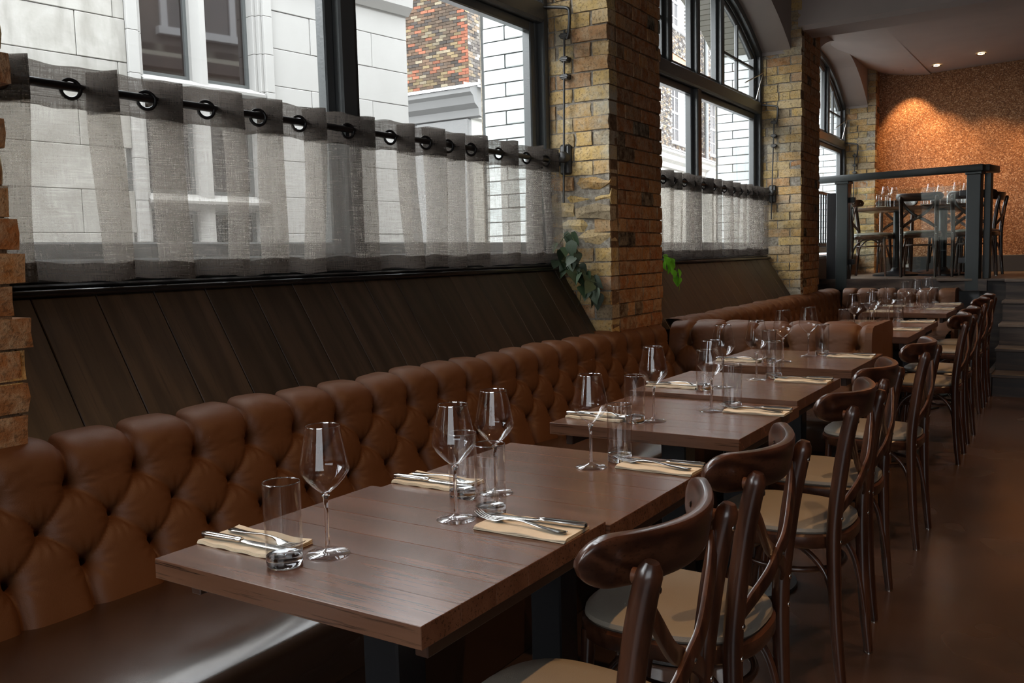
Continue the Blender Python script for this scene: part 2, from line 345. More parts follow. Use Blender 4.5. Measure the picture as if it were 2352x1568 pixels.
# main ceiling and the lower ceiling over the raised area
struct(box('ceiling', -2.5, 4.2, -3.4, 8.6, 3.75, 3.9, M['ceiling']), 'taupe painted main ceiling')
def poly_slab(name, pts, t, mat):
    n = len(pts); v = list(pts)+[(x, y, z+t) for x, y, z in pts]
    f = [list(range(n)), list(range(n, 2*n))[::-1]]+[[i, n+i, n+(i+1) % n, (i+1) % n] for i in range(n)]
    me = mesh(v, f); bm = bmesh.new(); bm.from_mesh(me); bmesh.ops.recalc_face_normals(bm, faces=bm.faces); bm.to_mesh(me); bm.free()
    return obj(name, me, mat)
YB = 12.2
struct(poly_slab('ceiling_raised_area', [(-1.74, 8.6, 3.345), (4.2, 8.6, 3.50), (4.2, YB+.1, 3.55), (-1.78, YB+.1, 3.36)], .1, M['ceiling']), 'taupe ceiling over the raised dining area')
rows = []
for j, y in enumerate(np.linspace(8.6, YB+.1, 24)):
    rows.append([(x, y, z) for x, z in zip(np.linspace(-1.75, -2.62, 14), 3.35+.17*(np.linspace(0, 1, 14)**1.8))])
struct(obj('ceiling_cove', grid(np.array(rows)), M['ceiling']), 'pale sloping strip of ceiling rising to the windows')
# down-stand beam across the room, rounded end on the brick pier
bp = [(8.32, 3.80), (8.30, 3.24), (8.34, 3.205), (8.70, 3.205), (8.76, 3.25), (8.76, 3.80)]
struct(obj('ceiling_beam', prism(bp, -2.28, 4.1, 'x'), M['ceiling']), 'deep plastered beam crossing the ceiling at the second pier')
# cork wall at the back and its skirting
struct(box('wall_back', -2.62, 4.2, YB, YB+.15, .8, 3.9, M['cork']), 'cork clad back wall')
struct(box('baseboard_back', -2.3, 4.0, YB-.02, YB, .95, 1.145, M['stucco'], bev=.004), 'dark grey skirting under the cork wall')
M['skirt'] = plain('dark grey skirting', (.05, .047, .045), .5)
bpy.data.objects['baseboard_back'].data.materials[0] = M['skirt']

# ------------------------------------------------------------------ window wall, built along its own line
WLOC = (-2.145, 4.29, 0.0); WROT = 0.024
WROT1 = 0.010                                                 # the stretch before the first pier stands a touch squarer
def wl(o, b=2): o.location = WLOC; o.rotation_euler = (0, 0, WROT if b > 1 else WROT1); return o
def w2w(x, y, z=0.0):
    r_ = WROT if y > 0 else WROT1; c, s = math.cos(r_), math.sin(r_); return (WLOC[0]+c*x-s*y, WLOC[1]+s*x+c*y, z)
BAYS = [(-7.2, -3.87), (-3.16, 0.0), (0.71, 4.01), (4.71, 7.68)]        # window openings along the wall
PIERS = [(-3.87, -3.16), (0.0, 0.71), (4.01, 4.71), (7.68, 8.3)]
SPR = [3.05, 3.05, 3.05, 3.03]
def arch(b, spr, rise, n=24, inset=0.0):
    y0, y1 = b; c = (y0+y1)/2; h = (y1-y0)/2; Rr = (h*h+rise*rise)/(2*rise); zc = spr+rise-Rr
    a0 = math.asin(h/Rr); r = Rr-inset
    return [(c+r*math.sin(a), zc+r*math.cos(a)) for a in np.linspace(-a0, a0, n)]
RISE = .45
struct(wl(box('wall_left', -.80, -.37, -7.6, .3, 0, 1.20, M['plaster_dark']), 1), 'plastered wall under the first window sills'); struct(wl(box('wall_left_far', -.80, -.37, .2, 8.3, 0, 1.20, M['plaster_dark'])), 'plastered wall under the further window sills')
for i, (b, sp) in enumerate(zip(BAYS, SPR)):
    A = arch(b, sp, RISE)
    poly = [(b[0]-.3, 4.2), (b[0]-.3, sp-.02), (b[0], sp-.02)]+A[1:-1]+[(b[1], sp-.02), (b[1]+.3, sp-.02), (b[1]+.3, 4.2)]
    # split in strips so that the concave outline fills cleanly
    def spandrel(x0, x1):
        v = []; f = []
        pts = [(b[0]-.33, sp-.03), (b[0], sp-.03)]+A+[(b[1], sp-.03), (b[1]+.33, sp-.03)]
        n = len(pts)
        for x in (x0, x1):
            v += [(x, y, z) for y, z in pts]+[(x, y, 4.2) for y, z in pts]
        for k in range(n-1):
            f += [(k, k+1, n+k+1, n+k), (2*n+k+1, 2*n+k, 3*n+k, 3*n+k+1), (k+1, k, 2*n+k, 2*n+k+1), (n+k, n+k+1, 3*n+k+1, 3*n+k)]
        me = mesh(v, f); bm = bmesh.new(); bm.from_mesh(me); bmesh.ops.recalc_face_normals(bm, faces=bm.faces); bm.to_mesh(me); bm.free(); return me
    w = wl(obj('wall_left_arch', spandrel(-.10, -.42), M['plaster']), i); struct(w, 'plastered arch and soffit over window opening')
# ------------------------------------------------------------------ bricks
def brick_mesh(L, D, H, seed, rough=1.0):
    """rough brick, long side on x, face towards -y, centred in x and z, front at y=0"""
    r = np.random.default_rng(seed); nx = max(2, int(L/.055)+1); nz = 3; V = []; F = []
    xs = np.linspace(-L/2, L/2, nx); zs = np.linspace(-H/2, H/2, nz)
    for i, x in enumerate(xs):
        for j, z in enumerate(zs):
            e = (i in (0, nx-1))+(j in (0, nz-1))
            V.append((x*(1 if not i in (0, nx-1) else .985)+r.normal(0, .002), -.002+rough*(e*.006+abs(r.normal(0, .0035))), z*(1 if j == 1 else 1-.045*rough)+rough*r.normal(0, .0025)))
    for i in range(nx-1):
        for j in range(nz-1): a = i*nz+j; F.append((a, a+nz, a+nz+1, a+1))
    ring = [i*nz for i in range(nx)]+[(nx-1)*nz+j for j in range(1, nz)]+[i*nz+nz-1 for i in range(nx-2, -1, -1)]+[j for j in range(nz-2, 0, -1)]
    b0 = len(V)
    for q in ring: x, y, z = V[q]; V.append((max(-L/2, min(L/2, x*1.01)), D, max(-H/2, min(H/2, z*1.03))))
    n = len(ring)
    for q in range(n): F.append((ring[q], b0+q, b0+(q+1) % n, ring[(q+1) % n]))
    return mesh(V, F)
BM = {}
def bvar(L):
    key = 'h' if L < .13 else 's' if L > .19 else 'm'
    L0 = {'h': .1025, 's': .215, 'm': .16}[key]
    q = (key, random.randrange(6))
    if q not in BM: BM[q] = {}
    return key, L0, q[1]
def put_brick(parent, mat, cx, cy, cz, L, face, H=.0705, broken=False):
    key, L0, v = bvar(L); ck = (key, v, mat.name, broken)
    if ck not in BM: me = brick_mesh(L0, .10, H if face == '-y' else .070, 10+v+100*len(key)+ord(key), .55 if face != '+x' else .4) if not broken else brick_mesh(L0, .10, .074, 77+v+ord(key), 2.4); me.materials.append(mat); BM[ck] = me
    o = bpy.data.objects.new('brick', BM[ck]); link(o, parent)
    o.location = (cx, cy-(random.uniform(.004, .03) if broken else 0), cz+(random.gauss(0, .006) if broken else 0)); o.scale = (L/L0, 1, 1)
    o.rotation_euler = (random.gauss(0, .010 if face != '+x' else .004), 0, random.gauss(0, .01 if face != '+x' else .004)+{'-y': 0.0, '+x': PI/2, '+y': PI}[face])
    return o
CH = .0765
def brick_pier(name, label, y0, y1, depth, z0, z1, side=True, front=True, far=False, topz=None, ragged=.012, b=2):
    p = bpy.data.objects.new(name, None); link(p); wl(p, b); struct(p, label)
    obj('core', boxm(-.40, -.008, y0+.02, y1-.012, 0, 4.1), M['mortar_brown'], p)
    if side: obj('mortar', boxm(-.80, -.012, y0+.011, y0+.06, 0, 4.1), M['mortar'], p)
    k = 0; z = z0
    while z < z1:
        zc = z+CH/2+random.gauss(0, .0015)
        cs = .215 if k % 2 else .1025                       # how far the corner brick runs along the side face
        cf = .1025 if k % 2 else .215
        if side:
            x = 0.0; L = cs; first = True
            while x > -depth:
                L_ = min(L, depth+x)
                if L_ > .035: put_brick(p, M['brick_yellow'], x-L_/2+random.gauss(0, .002), y0+random.gauss(0, ragged*.35), zc, L_-.010, '-y', broken=(y0 == 0.0 and 1.33 < zc < 1.66 and random.random() < .85))
                x -= L; L = random.choice([.215, .1025, .215]); first = False
        if front:
            y = y0+.1035; L = .215 if k % 2 else .1025
            while y < y1-.02:
                L_ = min(L, y1-y)
                if y1-y-L_ < .04: L_ = y1-y+random.gauss(0, ragged)
                put_brick(p, M['brick_orange_lit'], random.gauss(0, ragged*.15), y+L_/2, zc, L_-.006, '+x'); y += L_
                L = random.choice([.215, .1025, .215, .1025, .16])
        if far:
            x = 0.0; L = cs
            while x > -.2:
                put_brick(p, M['brick_yellow'], x-L/2, y1+random.gauss(0, ragged*.5), zc, L-.01, '+y'); x -= L; L = .1025
        z += CH; k += 1
    return p
brick_pier('brick_pier', 'yellow stock brick pier between the two curtained windows', 0.0, .71, .36, .62, 3.15)
brick_pier('brick_pier', 'brick pier where the ceiling beam lands, beside the glass balustrade', 4.01, 4.71, .36, .62, 3.55)
brick_pier('brick_pier', 'narrow brick pier against the cork wall', 7.68, 8.02, .36, .95, 3.6)
brick_pier('brick_pier', 'ragged brick pier edge at the start of the big curtain', -3.86, -3.15, .2, .70, 3.1, side=False, far=True, ragged=.016, b=1)
# ------------------------------------------------------------------ windows
def bar(name, y0, y1, z0, z1, x0, x1, parent, bev=.006): return obj(name, boxm(x0, x1, y0, y1, z0, z1, bev), M['frame'], parent)
def arch_band(b, sp, inset0, inset1, x0, x1, n=28, zmin=None):
    A = arch(b, sp, RISE, n, inset0); Bq = arch(b, sp, RISE, n, inset1); v = []; f = []
    for x in (x0, x1): v += [(x, y, z) for y, z in A]+[(x, y, z) for y, z in Bq]
    for k in range(n-1):
        f += [(k, k+1, n+k+1, n+k), (2*n+k, 3*n+k, 3*n+k+1, 2*n+k+1), (k, 2*n+k, 2*n+k+1, k+1), (n+k, n+k+1, 3*n+k+1, 3*n+k)]
    for k in (0, n-1): f.append((k, n+k, 3*n+k, 2*n+k))
    me = mesh(v, f); bm = bmesh.new(); bm.from_mesh(me); bmesh.ops.recalc_face_normals(bm, faces=bm.faces); bm.to_mesh(me); bm.free(); return me
def arch_z(b, sp, y, inset=0.0):
    y0, y1 = b; c = (y0+y1)/2; h = (y1-y0)/2; Rr = (h*h+RISE*RISE)/(2*RISE); zc = sp+RISE-Rr; r = Rr-inset
    return zc+math.sqrt(max(0, r*r-(y-c)**2))
ZS, ZT0, ZT1 = 1.225, 2.50, 2.605
def make_window(i, label):
    b, sp = BAYS[i], SPR[i]; y0, y1 = b; c = (y0+y1)/2
    w = bpy.data.objects.new('window_%d' % (i+1), None); link(w); wl(w, i); struct(w, label)
    X0, X1 = -.455, -.355
    for s, (a, e) in ((0, (y0, y0+.05)), (1, (y1-.05, y1))): bar('jamb', a, e, ZS, sp+.03, X0, X1, w); bar('jamb_stop', a+(.05 if s == 0 else -.035), a+(.085 if s == 0 else 0.0), ZS, sp, X0, X1-.035, w)
    obj('arched_head', arch_band(b, sp, -.01, .06, X0, X1), M['frame'], w); obj('arched_stop', arch_band(b, sp, .06, .095, X0, X1-.035), M['frame'], w)
    bar('transom', y0+.05, y1-.05, ZT0, ZT1, X0, X1+.01, w, .012)
    bar('sill_rail', y0+.05, y1-.05, ZS, ZS+.07, X0, X1-.01, w)
    bar('mullion', c-.045, c+.045, ZS+.07, ZT0, X0, X1, w, .008)
    up = (-.57, 0.0, .57)
    for m in up: bar('mullion', c+m-.036, c+m+.036, ZT1, arch_z(b, sp, c+m, .05), X0, X1-.005, w, .008)
    # lower sashes with their panes
    for a, e in ((y0+.085, c-.045), (c+.045, y1-.085)):
        fw = .05; s = obj('sash', join([boxm(-.44, -.39, a, a+fw, ZS+.07, ZT0, .006), boxm(-.44, -.39, e-fw, e, ZS+.07, ZT0, .006), boxm(-.44, -.39, a+fw, e-fw, ZS+.07, ZS+.07+fw, .006), boxm(-.44, -.39, a+fw, e-fw, ZT0-fw, ZT0, .006)]), M['frame'], w)
        obj('pane', mesh([(-.415, a+fw, ZS+.1), (-.415, e-fw, ZS+.1), (-.415, e-fw, ZT0-fw), (-.415, a+fw, ZT0-fw)], [(0, 1, 2, 3)]), M['pane'], s)
    # upper lights
    eds = [y0+.085, c-.57-.036, c-.57+.036, c-.036, c+.036, c+.57-.036, c+.57+.036, y1-.085]
    for q in range(4):
        a, e = eds[2*q], eds[2*q+1]; n = 10; ys = np.linspace(a, e, n); top = [arch_z(b, sp, y, .095) for y in ys]
        def rib(d0, d1, t0, t1, x0=-.44, x1=-.39):
            yy = np.linspace(a+d0, e-d0, n); tt = [arch_z(b, sp, y, .095) for y in yy]; return yy, tt
        fwd = .04
        s = obj('sash', join([boxm(-.44, -.395, a, a+fwd, ZT1, top[0]-.002, .004), boxm(-.44, -.395, e-fwd, e, ZT1, top[-1]-.002, .004), boxm(-.44, -.395, a+fwd, e-fwd, ZT1, ZT1+fwd, .004)]), M['frame'], w)
        v = [(-.415, y, ZT1+.02) for y in ys]+[(-.415, y, t) for y, t in zip(ys, top)]
        obj('pane', mesh(v, [(k, k+1, n+k+1, n+k) for k in range(n-1)]), M['pane'], s)
        yy = np.linspace(a, e, 14); tp = [(-.417, y, arch_z(b, sp, y, .105)) for y in yy]
        obj('sash_head', tube(tp, .018, 8), M['frame'], s)
        if q in (0, 3):                                        # side lights have a cross of glazing bars
            ym = (a+e)/2; zm = ZT1+.30
            obj('glazing_bar', boxm(-.432, -.402, ym-.014, ym+.014, ZT1+.03, arch_z(b, sp, ym, .09), .004), M['frame'], s)
            ya = e if q == 3 else a
            obj('glazing_bar', boxm(-.430, -.404, a+.03, e-.03, zm-.012, zm+.012, .004), M['frame'], s)
    return w
make_window(0, 'arched window beside the ragged brick edge')
make_window(1, 'big arched window behind the long linen curtain')
make_window(2, 'arched window behind the shorter linen curtain')
make_window(3, 'arched window of the raised area beside the cork wall')
# sills and sloping oak panelling between the piers
def panelling(bi, label):
    y0, y1 = BAYS[bi]
    s = wl(obj('trim_%d' % bi, join([boxm(-.40, -.272, y0, y1, 1.192, 1.212, .006, 2), boxm(-.40, -.30, y0, y1, 1.212, 1.226, .005)]), M['black_gloss']), bi); struct(s, 'black lacquered window ledge '+label)
    p = bpy.data.objects.new('trim_%d' % (bi+10), None); link(p); wl(p, bi); struct(p, 'sloping dark oak board panelling '+label)
    top, bot = (-.285, 1.195), (-.035, .80); sl = math.hypot(top[0]-bot[0], top[1]-bot[1]); ang = math.atan2(bot[0]-top[0], top[1]-bot[1])
    W = .19; y = y0+.01; q = 0
    base = boxm(-.02, 0, .0015, W-.0015, 0, sl, .002); base.materials.append(M['oak_dark'])
    while y < y1-.1:
        o = bpy.data.objects.new('plank', base); link(o, p); o.location = (bot[0], y, bot[1]); o.rotation_euler = (0, -ang, 0)
        if y+W > y1-.07: o.scale = (1, (y1-.07-y)/W, 1)
        y += W; q += 1
    obj('backing', prism([(-.33, 1.19), (-.30, 1.19), (-.06, .80), (-.33, .80)], y0, y1, 'y'), M['black_metal'], p)
panelling(1, 'under the long curtain'); panelling(2, 'under the shorter curtain')
# ------------------------------------------------------------------ raised area, steps
PZ = .95
box_pl = [(-2.75, 9.95), (-.90, 9.62), (-.90, 9.58), (4.1, 9.58), (4.1, YB+.1), (-2.75, YB+.1)]
pf = obj('floor_raised', prism([(-2.75, 9.97), (-.90, 9.70), (4.1, 9.60), (4.1, YB+.1), (-2.75, YB+.1)], 0.0, PZ-.02, 'z'), M['oak_step']); struct(pf, 'raised timber platform')
fl = bpy.data.objects.new('floor_boards', None); link(fl); struct(fl, 'worn oak boards of the raised area')
yy = 9.62; q = 0
while yy < YB-.02:
    w_ = min(.14, YB-.02-yy); xs = [-2.74, -1.3+.5*math.sin(q*2.1), .6+.4*math.sin(q*1.7+1), 4.0]
    if yy < 9.97: xs[0] = -2.4+(9.97-yy)*(1.6/.35)-.35 if yy < 9.9 else -2.7
    for a, e in zip(xs[:-1], xs[1:]):
        if e-a > .2: box('plank', a+.002, e-.002, yy+.0015, yy+w_-.0015, PZ-.02, PZ, M['oak_floor'], fl, .0015)
    yy += .14; q += 1
# oak fascia board at the edge of the platform
fa = obj('trim_4', prism([(-2.75, 9.93), (-.86, 9.60), (-.86, 9.72), (-2.75, 10.05)], .835, .948, 'z'), M['oak_step']); struct(fa, 'thick dark oak edge of the platform under the balustrade')
struct(obj('wall_platform', prism([(-2.7, 10.0), (-.93, 9.70), (-.93, 9.85), (-2.7, 10.15)], 0, .84, 'z'), M['stucco']), 'grey painted wall under the platform edge')
M['grey_wall'] = plain('blue grey wall paint', (.16, .165, .17), .7); bpy.data.objects['wall_platform'].data.materials[0] = M['grey_wall']
for s in range(5):
    z1 = .19*(s+1); y0 = 8.46+.28*s
    if s == 4: z1 = .948
    st_ = bpy.data.objects.new('floor_step', None); link(st_); struct(st_, ['lowest', 'second', 'third', 'fourth', 'top'][s]+' dark oak step up to the raised area')
    box('riser', -.70, 3.9, y0+.02, y0+.36, 0 if s == 0 else .19*s-.02, z1-.03, M['oak_step'], st_)
    box('tread', -.71, 3.9, y0, y0+.36, z1-.03, z1, M['oak_floor'], st_, .004)
struct(box('wall_stringer', -.745, -.705, 8.44, 9.64, 0, .20, M['oak_step']), 'oak stringer closing the side of the steps')
# ------------------------------------------------------------------ outside face of this building
def glazed_mesh(L, round_end=False):
    if not round_end: me = boxm(-L/2, L/2, 0, .05, -.035, .035, .004)
    else:
        r = .055; n = 7
        poly = [(L/2, .0), (L/2, .08), (-L/2, .08)]+[(-L/2+r-r*math.cos(a), r-r*math.sin(a)) for a in np.linspace(0, PI/2, n)]
        me = prism(poly, -.035, .035, 'z'); auto_smooth(me, .5)
    me.materials.append(M['glazed']); return me
GZ = {('s', .34): glazed_mesh(.335, True), ('a', .16): glazed_mesh(.168, True), ('b', .17): glazed_mesh(.162)}
for i in (1, 2, 3):
    y1 = BAYS[i][1]; g = bpy.data.objects.new('wall_left_jamb', None); link(g); wl(g, i); struct(g, 'white glazed brick jamb outside '+['', 'the long curtain window', 'the shorter curtain window', 'the raised area window'][i])
    z = 1.16; q = 0
    while z < SPR[i]+.02:
        zc = z+.037
        if q % 2 == 0: lst = [(GZ[('s', .34)], -.80+.1675)]
        else: lst = [(GZ[('a', .16)], -.80+.084), (GZ[('b', .17)], -.80+.168+.006+.081)]
        for me, x in lst:
            o = bpy.data.objects.new('glazed_brick', me); link(o, g); o.location = (x, y1-.012+random.gauss(0, .0008), zc)
        z += .0765; q += 1
    obj('joint', boxm(-.79, -.45, y1-.004, y1+.05, 1.1, 3.2), M['joint_dark'], g)
for i, (b, sp) in enumerate(zip(BAYS, SPR)):
    A = arch(b, sp, RISE)
    pts = [(b[0]-.33, sp-.03), (b[0], sp-.03)]+A+[(b[1], sp-.03), (b[1]+.33, sp-.03)]; n = len(pts); v = []; f = []
    for x in (-.43, -.80): v += [(x, y, z) for y, z in pts]+[(x, y, 4.3) for y, z in pts]
    for k in range(n-1): f += [(k, k+1, n+k+1, n+k), (2*n+k+1, 2*n+k, 3*n+k, 3*n+k+1), (k+1, k, 2*n+k, 2*n+k+1), (n+k, n+k+1, 3*n+k+1, 3*n+k)]
    me = mesh(v, f); bm = bmesh.new(); bm.from_mesh(me); bmesh.ops.recalc_face_normals(bm, faces=bm.faces); bm.to_mesh(me); bm.free()
    w = wl(obj('wall_left_outer', me, M['glazed_cream']), i); struct(w, 'outer arch over window opening')
    if i in (2, 3):
        y0, y1 = b; c = (y0+y1)/2; h = (y1-y0)/2; Rr = (h*h+RISE*RISE)/(2*RISE); zc = sp+RISE-Rr; a0 = math.asin(h/Rr); step = .078/Rr
        bme = boxm(-.80, -.44, -.036, .036, -.012, .03, .004); bme.materials.append(M['glazed_cream'])
        a = -a0+step*.5
        while a < a0:
            o = bpy.data.objects.new('arch_brick', bme); link(o, w); o.location = (0, c+Rr*math.sin(a), zc+Rr*math.cos(a)); o.rotation_euler = (-a, 0, 0); a += step
for (a, e) in PIERS+[(-7.9, -7.2)]:
    w = wl(obj('wall_left_pier_outer', boxm(-.80+.02, -.39, a+.012, e-.012, -.2, 4.3), M['glazed_cream'])); struct(w, 'outer half of a window pier')
k = NT('red street brick'); k.set(col=k.n('ShaderNodeTexBrick', {'Vector': k.coord(scale=(1, 1, 1), rot=(PI/2, 0, PI/2)), 'Color1': (.14, .045, .025, 1), 'Color2': (.09, .035, .022, 1), 'Mortar': (.12, .11, .10, 1), 'Scale': 4.4, 'Mortar Size': .03}).outputs['Color'], rough=.9); M['red_brick'] = k.m
up = wl(obj('wall_left_upper', boxm(-.80, -.15, -24, 22, 4.2, 6.2), M['red_brick'])); struct(up, 'red brick upper storey of this building above the windows')
for q in range(5):
    y_ = -3.4+q*2.1; f_ = obj('window_frame', join([boxm(-.86, -.78, y_, y_+.09, 4.5, 5.9), boxm(-.86, -.78, y_+1.0, y_+1.09, 4.5, 5.9), boxm(-.86, -.78, y_, y_+1.09, 5.82, 5.9), boxm(-.92, -.78, y_-.06, y_+1.15, 4.42, 4.52), boxm(-.85, -.79, y_+.5, y_+.57, 4.5, 5.9)]), M['white_paint'], up); obj('pane', boxm(-.825, -.815, y_, y_+1.09, 4.5, 5.9), M['dark_glass'], up)
struct(wl(obj('wall_left_end', boxm(-.80, .3, -8.6, -7.2, -.2, 4.3), M['plaster_dark'])), 'end of the window wall')
struct(box('roof', -3.2, 4.3, -3.6, 12.6, 3.95, 4.1, M['dark_wall']), 'roof slab over the dining room')
struct(box('ground', -40, -2.9, -30, 60, -.3, -.15, M['pavement']), 'paved street outside')

# ------------------------------------------------------------------ stone building across the street
SB = thing('stone_building', 'pale weathered stone building across the street with mullioned windows', 'building', (-7.0, 5.635, -.15), math.radians(-6.7))
Z0 = .15
obj('wall', join([boxm(-.5, -.03, -4.0, -.66, 0, 4.9), boxm(-.5, -.03, .72, 2.62, 0, 4.9), boxm(-.5, -.03, -.66, .72, 4.45+Z0, 4.9), boxm(-.5, -.03, -.66, .72, 0, .8), boxm(-.6, -.35, -.66, .72, .8, 4.7)]), M['joint_dark'], SB)
def courses():
    z = 3.02-.365*8
    while z < 4.4:
        yield z; z += .365
for ci, z in enumerate(courses()):
    for u0, u1 in ((-3.98, -.72), (.78, 2.64)):
        u = u0-(.45 if ci % 2 else 0)
        while u < u1:
            L = .93+.12*math.sin(ci*3.1+u); a, e = max(u, u0), min(u+L, u1)
            if e-a > .06: obj('stone_block', boxm(-.2, random.gauss(0, .0025), a+.002, e-.002, Z0+z+.002, Z0+z+.363, .005), M['stone'] if u < -.5 else M['stone_clean'], SB)
            u += L
# moulded surround, mullion and transoms
for (a, e, x) in ((-.72, -.62, .035), (-.62, -.585, .0), (-.585, -.55, -.05), (.61, .645, -.05), (.645, .68, .0), (.68, .78, .035)):
    for z0 in np.arange(.75, 4.4, .365): obj('surround_stone', boxm(-.3, x, a, e, Z0+z0+.001, Z0+z0+.364, .004), M['stone_clean'], SB)
obj('stone_mullion', prism([(-.26, -.04), (-.10, -.04), (-.02, .01), (-.02, .07), (-.10, .12), (-.26, .12)], Z0+.8, Z0+4.4, 'z'), M['stone_clean'], SB)
for zt in (2.83, 1.78):
    obj('stone_transom', prism([(-.26, Z0+zt), (-.10, Z0+zt), (.045, Z0+zt+.05), (.05, Z0+zt+.075), (-.12, Z0+zt+.145), (-.26, Z0+zt+.15)], -.60, .66, 'y'), M['stone_clean'], SB)
ROWS = [(1.93, 2.83), (2.98, 4.4), (.8, 1.78)]
for (u0, u1) in ((-.55, -.04), (.12, .61)):
    for (z0, z1) in ROWS:
        t = .032
        cs = obj('casement', join([boxm(-.20, -.15, u0, u0+t, Z0+z0, Z0+z1), boxm(-.20, -.15, u1-t, u1, Z0+z0, Z0+z1), boxm(-.20, -.15, u0+t, u1-t, Z0+z0, Z0+z0+t), boxm(-.20, -.15, u0+t, u1-t, Z0+z1-t, Z0+z1)]), M['frame'], SB)
        obj('pane', boxm(-.19, -.18, u0+t, u1-t, Z0+z0+t, Z0+z1-t), M['dark_glass'], cs)
obj('string_course', prism([(-.1, Z0+4.02), (.03, Z0+4.02), (.10, Z0+4.10), (.12, Z0+4.28), (-.1, Z0+4.34)], .85, 2.66, 'y'), M['stone_clean'], SB)

SB2 = thing('terrace_building', 'long terrace further down the street, beyond the stone building', 'building', (-7.6, -3.0, -.15))
obj('wall', boxm(-6, 0, -26, 4.2, 0, 4.2), M['stucco_pale'], SB2); obj('parapet', boxm(-6, .12, -26, 4.2, 4.2, 4.4, .02), M['stucco_pale'], SB2)
for q in range(7):
    for zf in (1.0,):
        w = obj('window', boxm(-.05, .02, -24+q*3.6, -22.6+q*3.6, zf, zf+2.2, .02), M['white_paint'], SB2); obj('pane', boxm(0, .03, -23.9+q*3.6, -22.7+q*3.6, zf+.1, zf+2.1), M['dark_glass'], w)
# ------------------------------------------------------------------ brick corner building
def brick_wall(L0, z0, z1, holes, palette, seed, weights=None, quoin=None):
    r = np.random.default_rng(seed); V = []; F = []; Cc = []
    L, z0, z1 = L0*1.75, z0*1.75, z1*1.75; holes = [tuple(q*1.75 for q in h) for h in holes]
    z = z0; row = 0
    while z < z1:
        x = -.1125*(row % 2)
        while x < L:
            a, e = max(0, x), min(L, x+.225); cx, cz = (a+e)/2, z+.0375
            if e-a > .04 and not any(h[0] < cx < h[1] and h[2] < cz < h[3] for h in holes):
                y = abs(r.normal(0, .006)); b = len(V); a += .005; e -= .005; q0, q1 = z+.004, z+.071
                V += [(a, -y, q0), (e, -y, q0), (e, -y, q1), (a, -y, q1), (a, .03, q0), (e, .03, q0), (e, .03, q1), (a, .03, q1)]
                F += [(b, b+1, b+2, b+3), (b+1, b, b+4, b+5), (b+2, b+1, b+5, b+6), (b+3, b+2, b+6, b+7), (b, b+3, b+7, b+4)]
                c = np.array(palette[r.choice(len(palette), p=weights)])*r.uniform(.75, 1.25)
                if quoin and e > L-.13 and r.random() < .45: c = np.array(quoin)*r.uniform(.8, 1.2)
                Cc += [c]*8
            x += .225
        z += .075; row += 1
    me = mesh(np.array(V)*BS, F); at = me.color_attributes.new('tone', 'FLOAT_COLOR', 'POINT')
    at.data.foreach_set('color', np.hstack([np.array(Cc), np.ones((len(Cc), 1))]).astype(np.float32).ravel())
    me.materials.append(M['street_brick']); return me
CB = thing('brick_building', 'old brick corner building with grey cornice and white sash windows', 'building', (-13.125, 18.578, -1.215))
CB.scale = (1.75, 1.75, 1.75); BS = 1/1.75
L1 = 3.2
q = obj('end_wall_bricks', brick_wall(L1, 3.70, 7.2, [], [(.050, .036, .026), (.070, .045, .030), (.10, .075, .042), (.036, .030, .026), (.14, .055, .033), (.12, .10, .07)], 3, [.28, .2, .18, .16, .08, .10], (.15, .055, .033)), None, CB, loc=(-L1, 0, 0)); q['kind'] = 'stuff'
obj('end_wall', boxm(-L1, -.06, .02, .3, 0, 7.2), M['stucco'], CB)
d2 = math.radians(90+6)
L2 = 17.0
WIN = [(2.6, 3.8), (6.1, 7.3), (9.75, 10.98), (13.3, 14.6)]
holes = [(a, e, 4.07, 5.58) for a, e in WIN]+[(a, e, 6.75, 8.4) for a, e in WIN]+[(a-.15, e+.15, 5.58, 6.12) for a, e in WIN]
ms = brick_wall(L2, 3.85, 8.2, holes, [(.055, .048, .044), (.085, .075, .066), (.12, .09, .064), (.20, .185, .165), (.036, .031, .029), (.13, .105, .07)], 5, [.28, .25, .16, .13, .1, .08])
fr = obj('street_front_bricks', ms, None, CB, rz=d2); fr['kind'] = 'stuff'
def front_box(name, x0, x1, y0, y1, z0, z1, mat, bev=.0):
    o = obj(name, boxm(x0, x1, y0, y1, z0, z1, bev), mat, CB, rz=d2); return o
segs = [(.12, WIN[0][0])]+[(WIN[i][1], WIN[i+1][0]) for i in range(3)]+[(WIN[3][1], L2)]
front_box('backing_wall', .12, L2, .30, .5, 0, 8.2, M['stucco'])
for a, e in segs: front_box('wall_core', a, e, .02, .31, 3.6, 8.2, M['mortar_brown'])
for a, e in WIN: front_box('wall_core', a, e, .02, .31, 5.58, 6.75, M['mortar_brown'])
front_box('shopfront_wall', .06, L2, .02, .31, 0, 3.62, M['stucco_pale'])
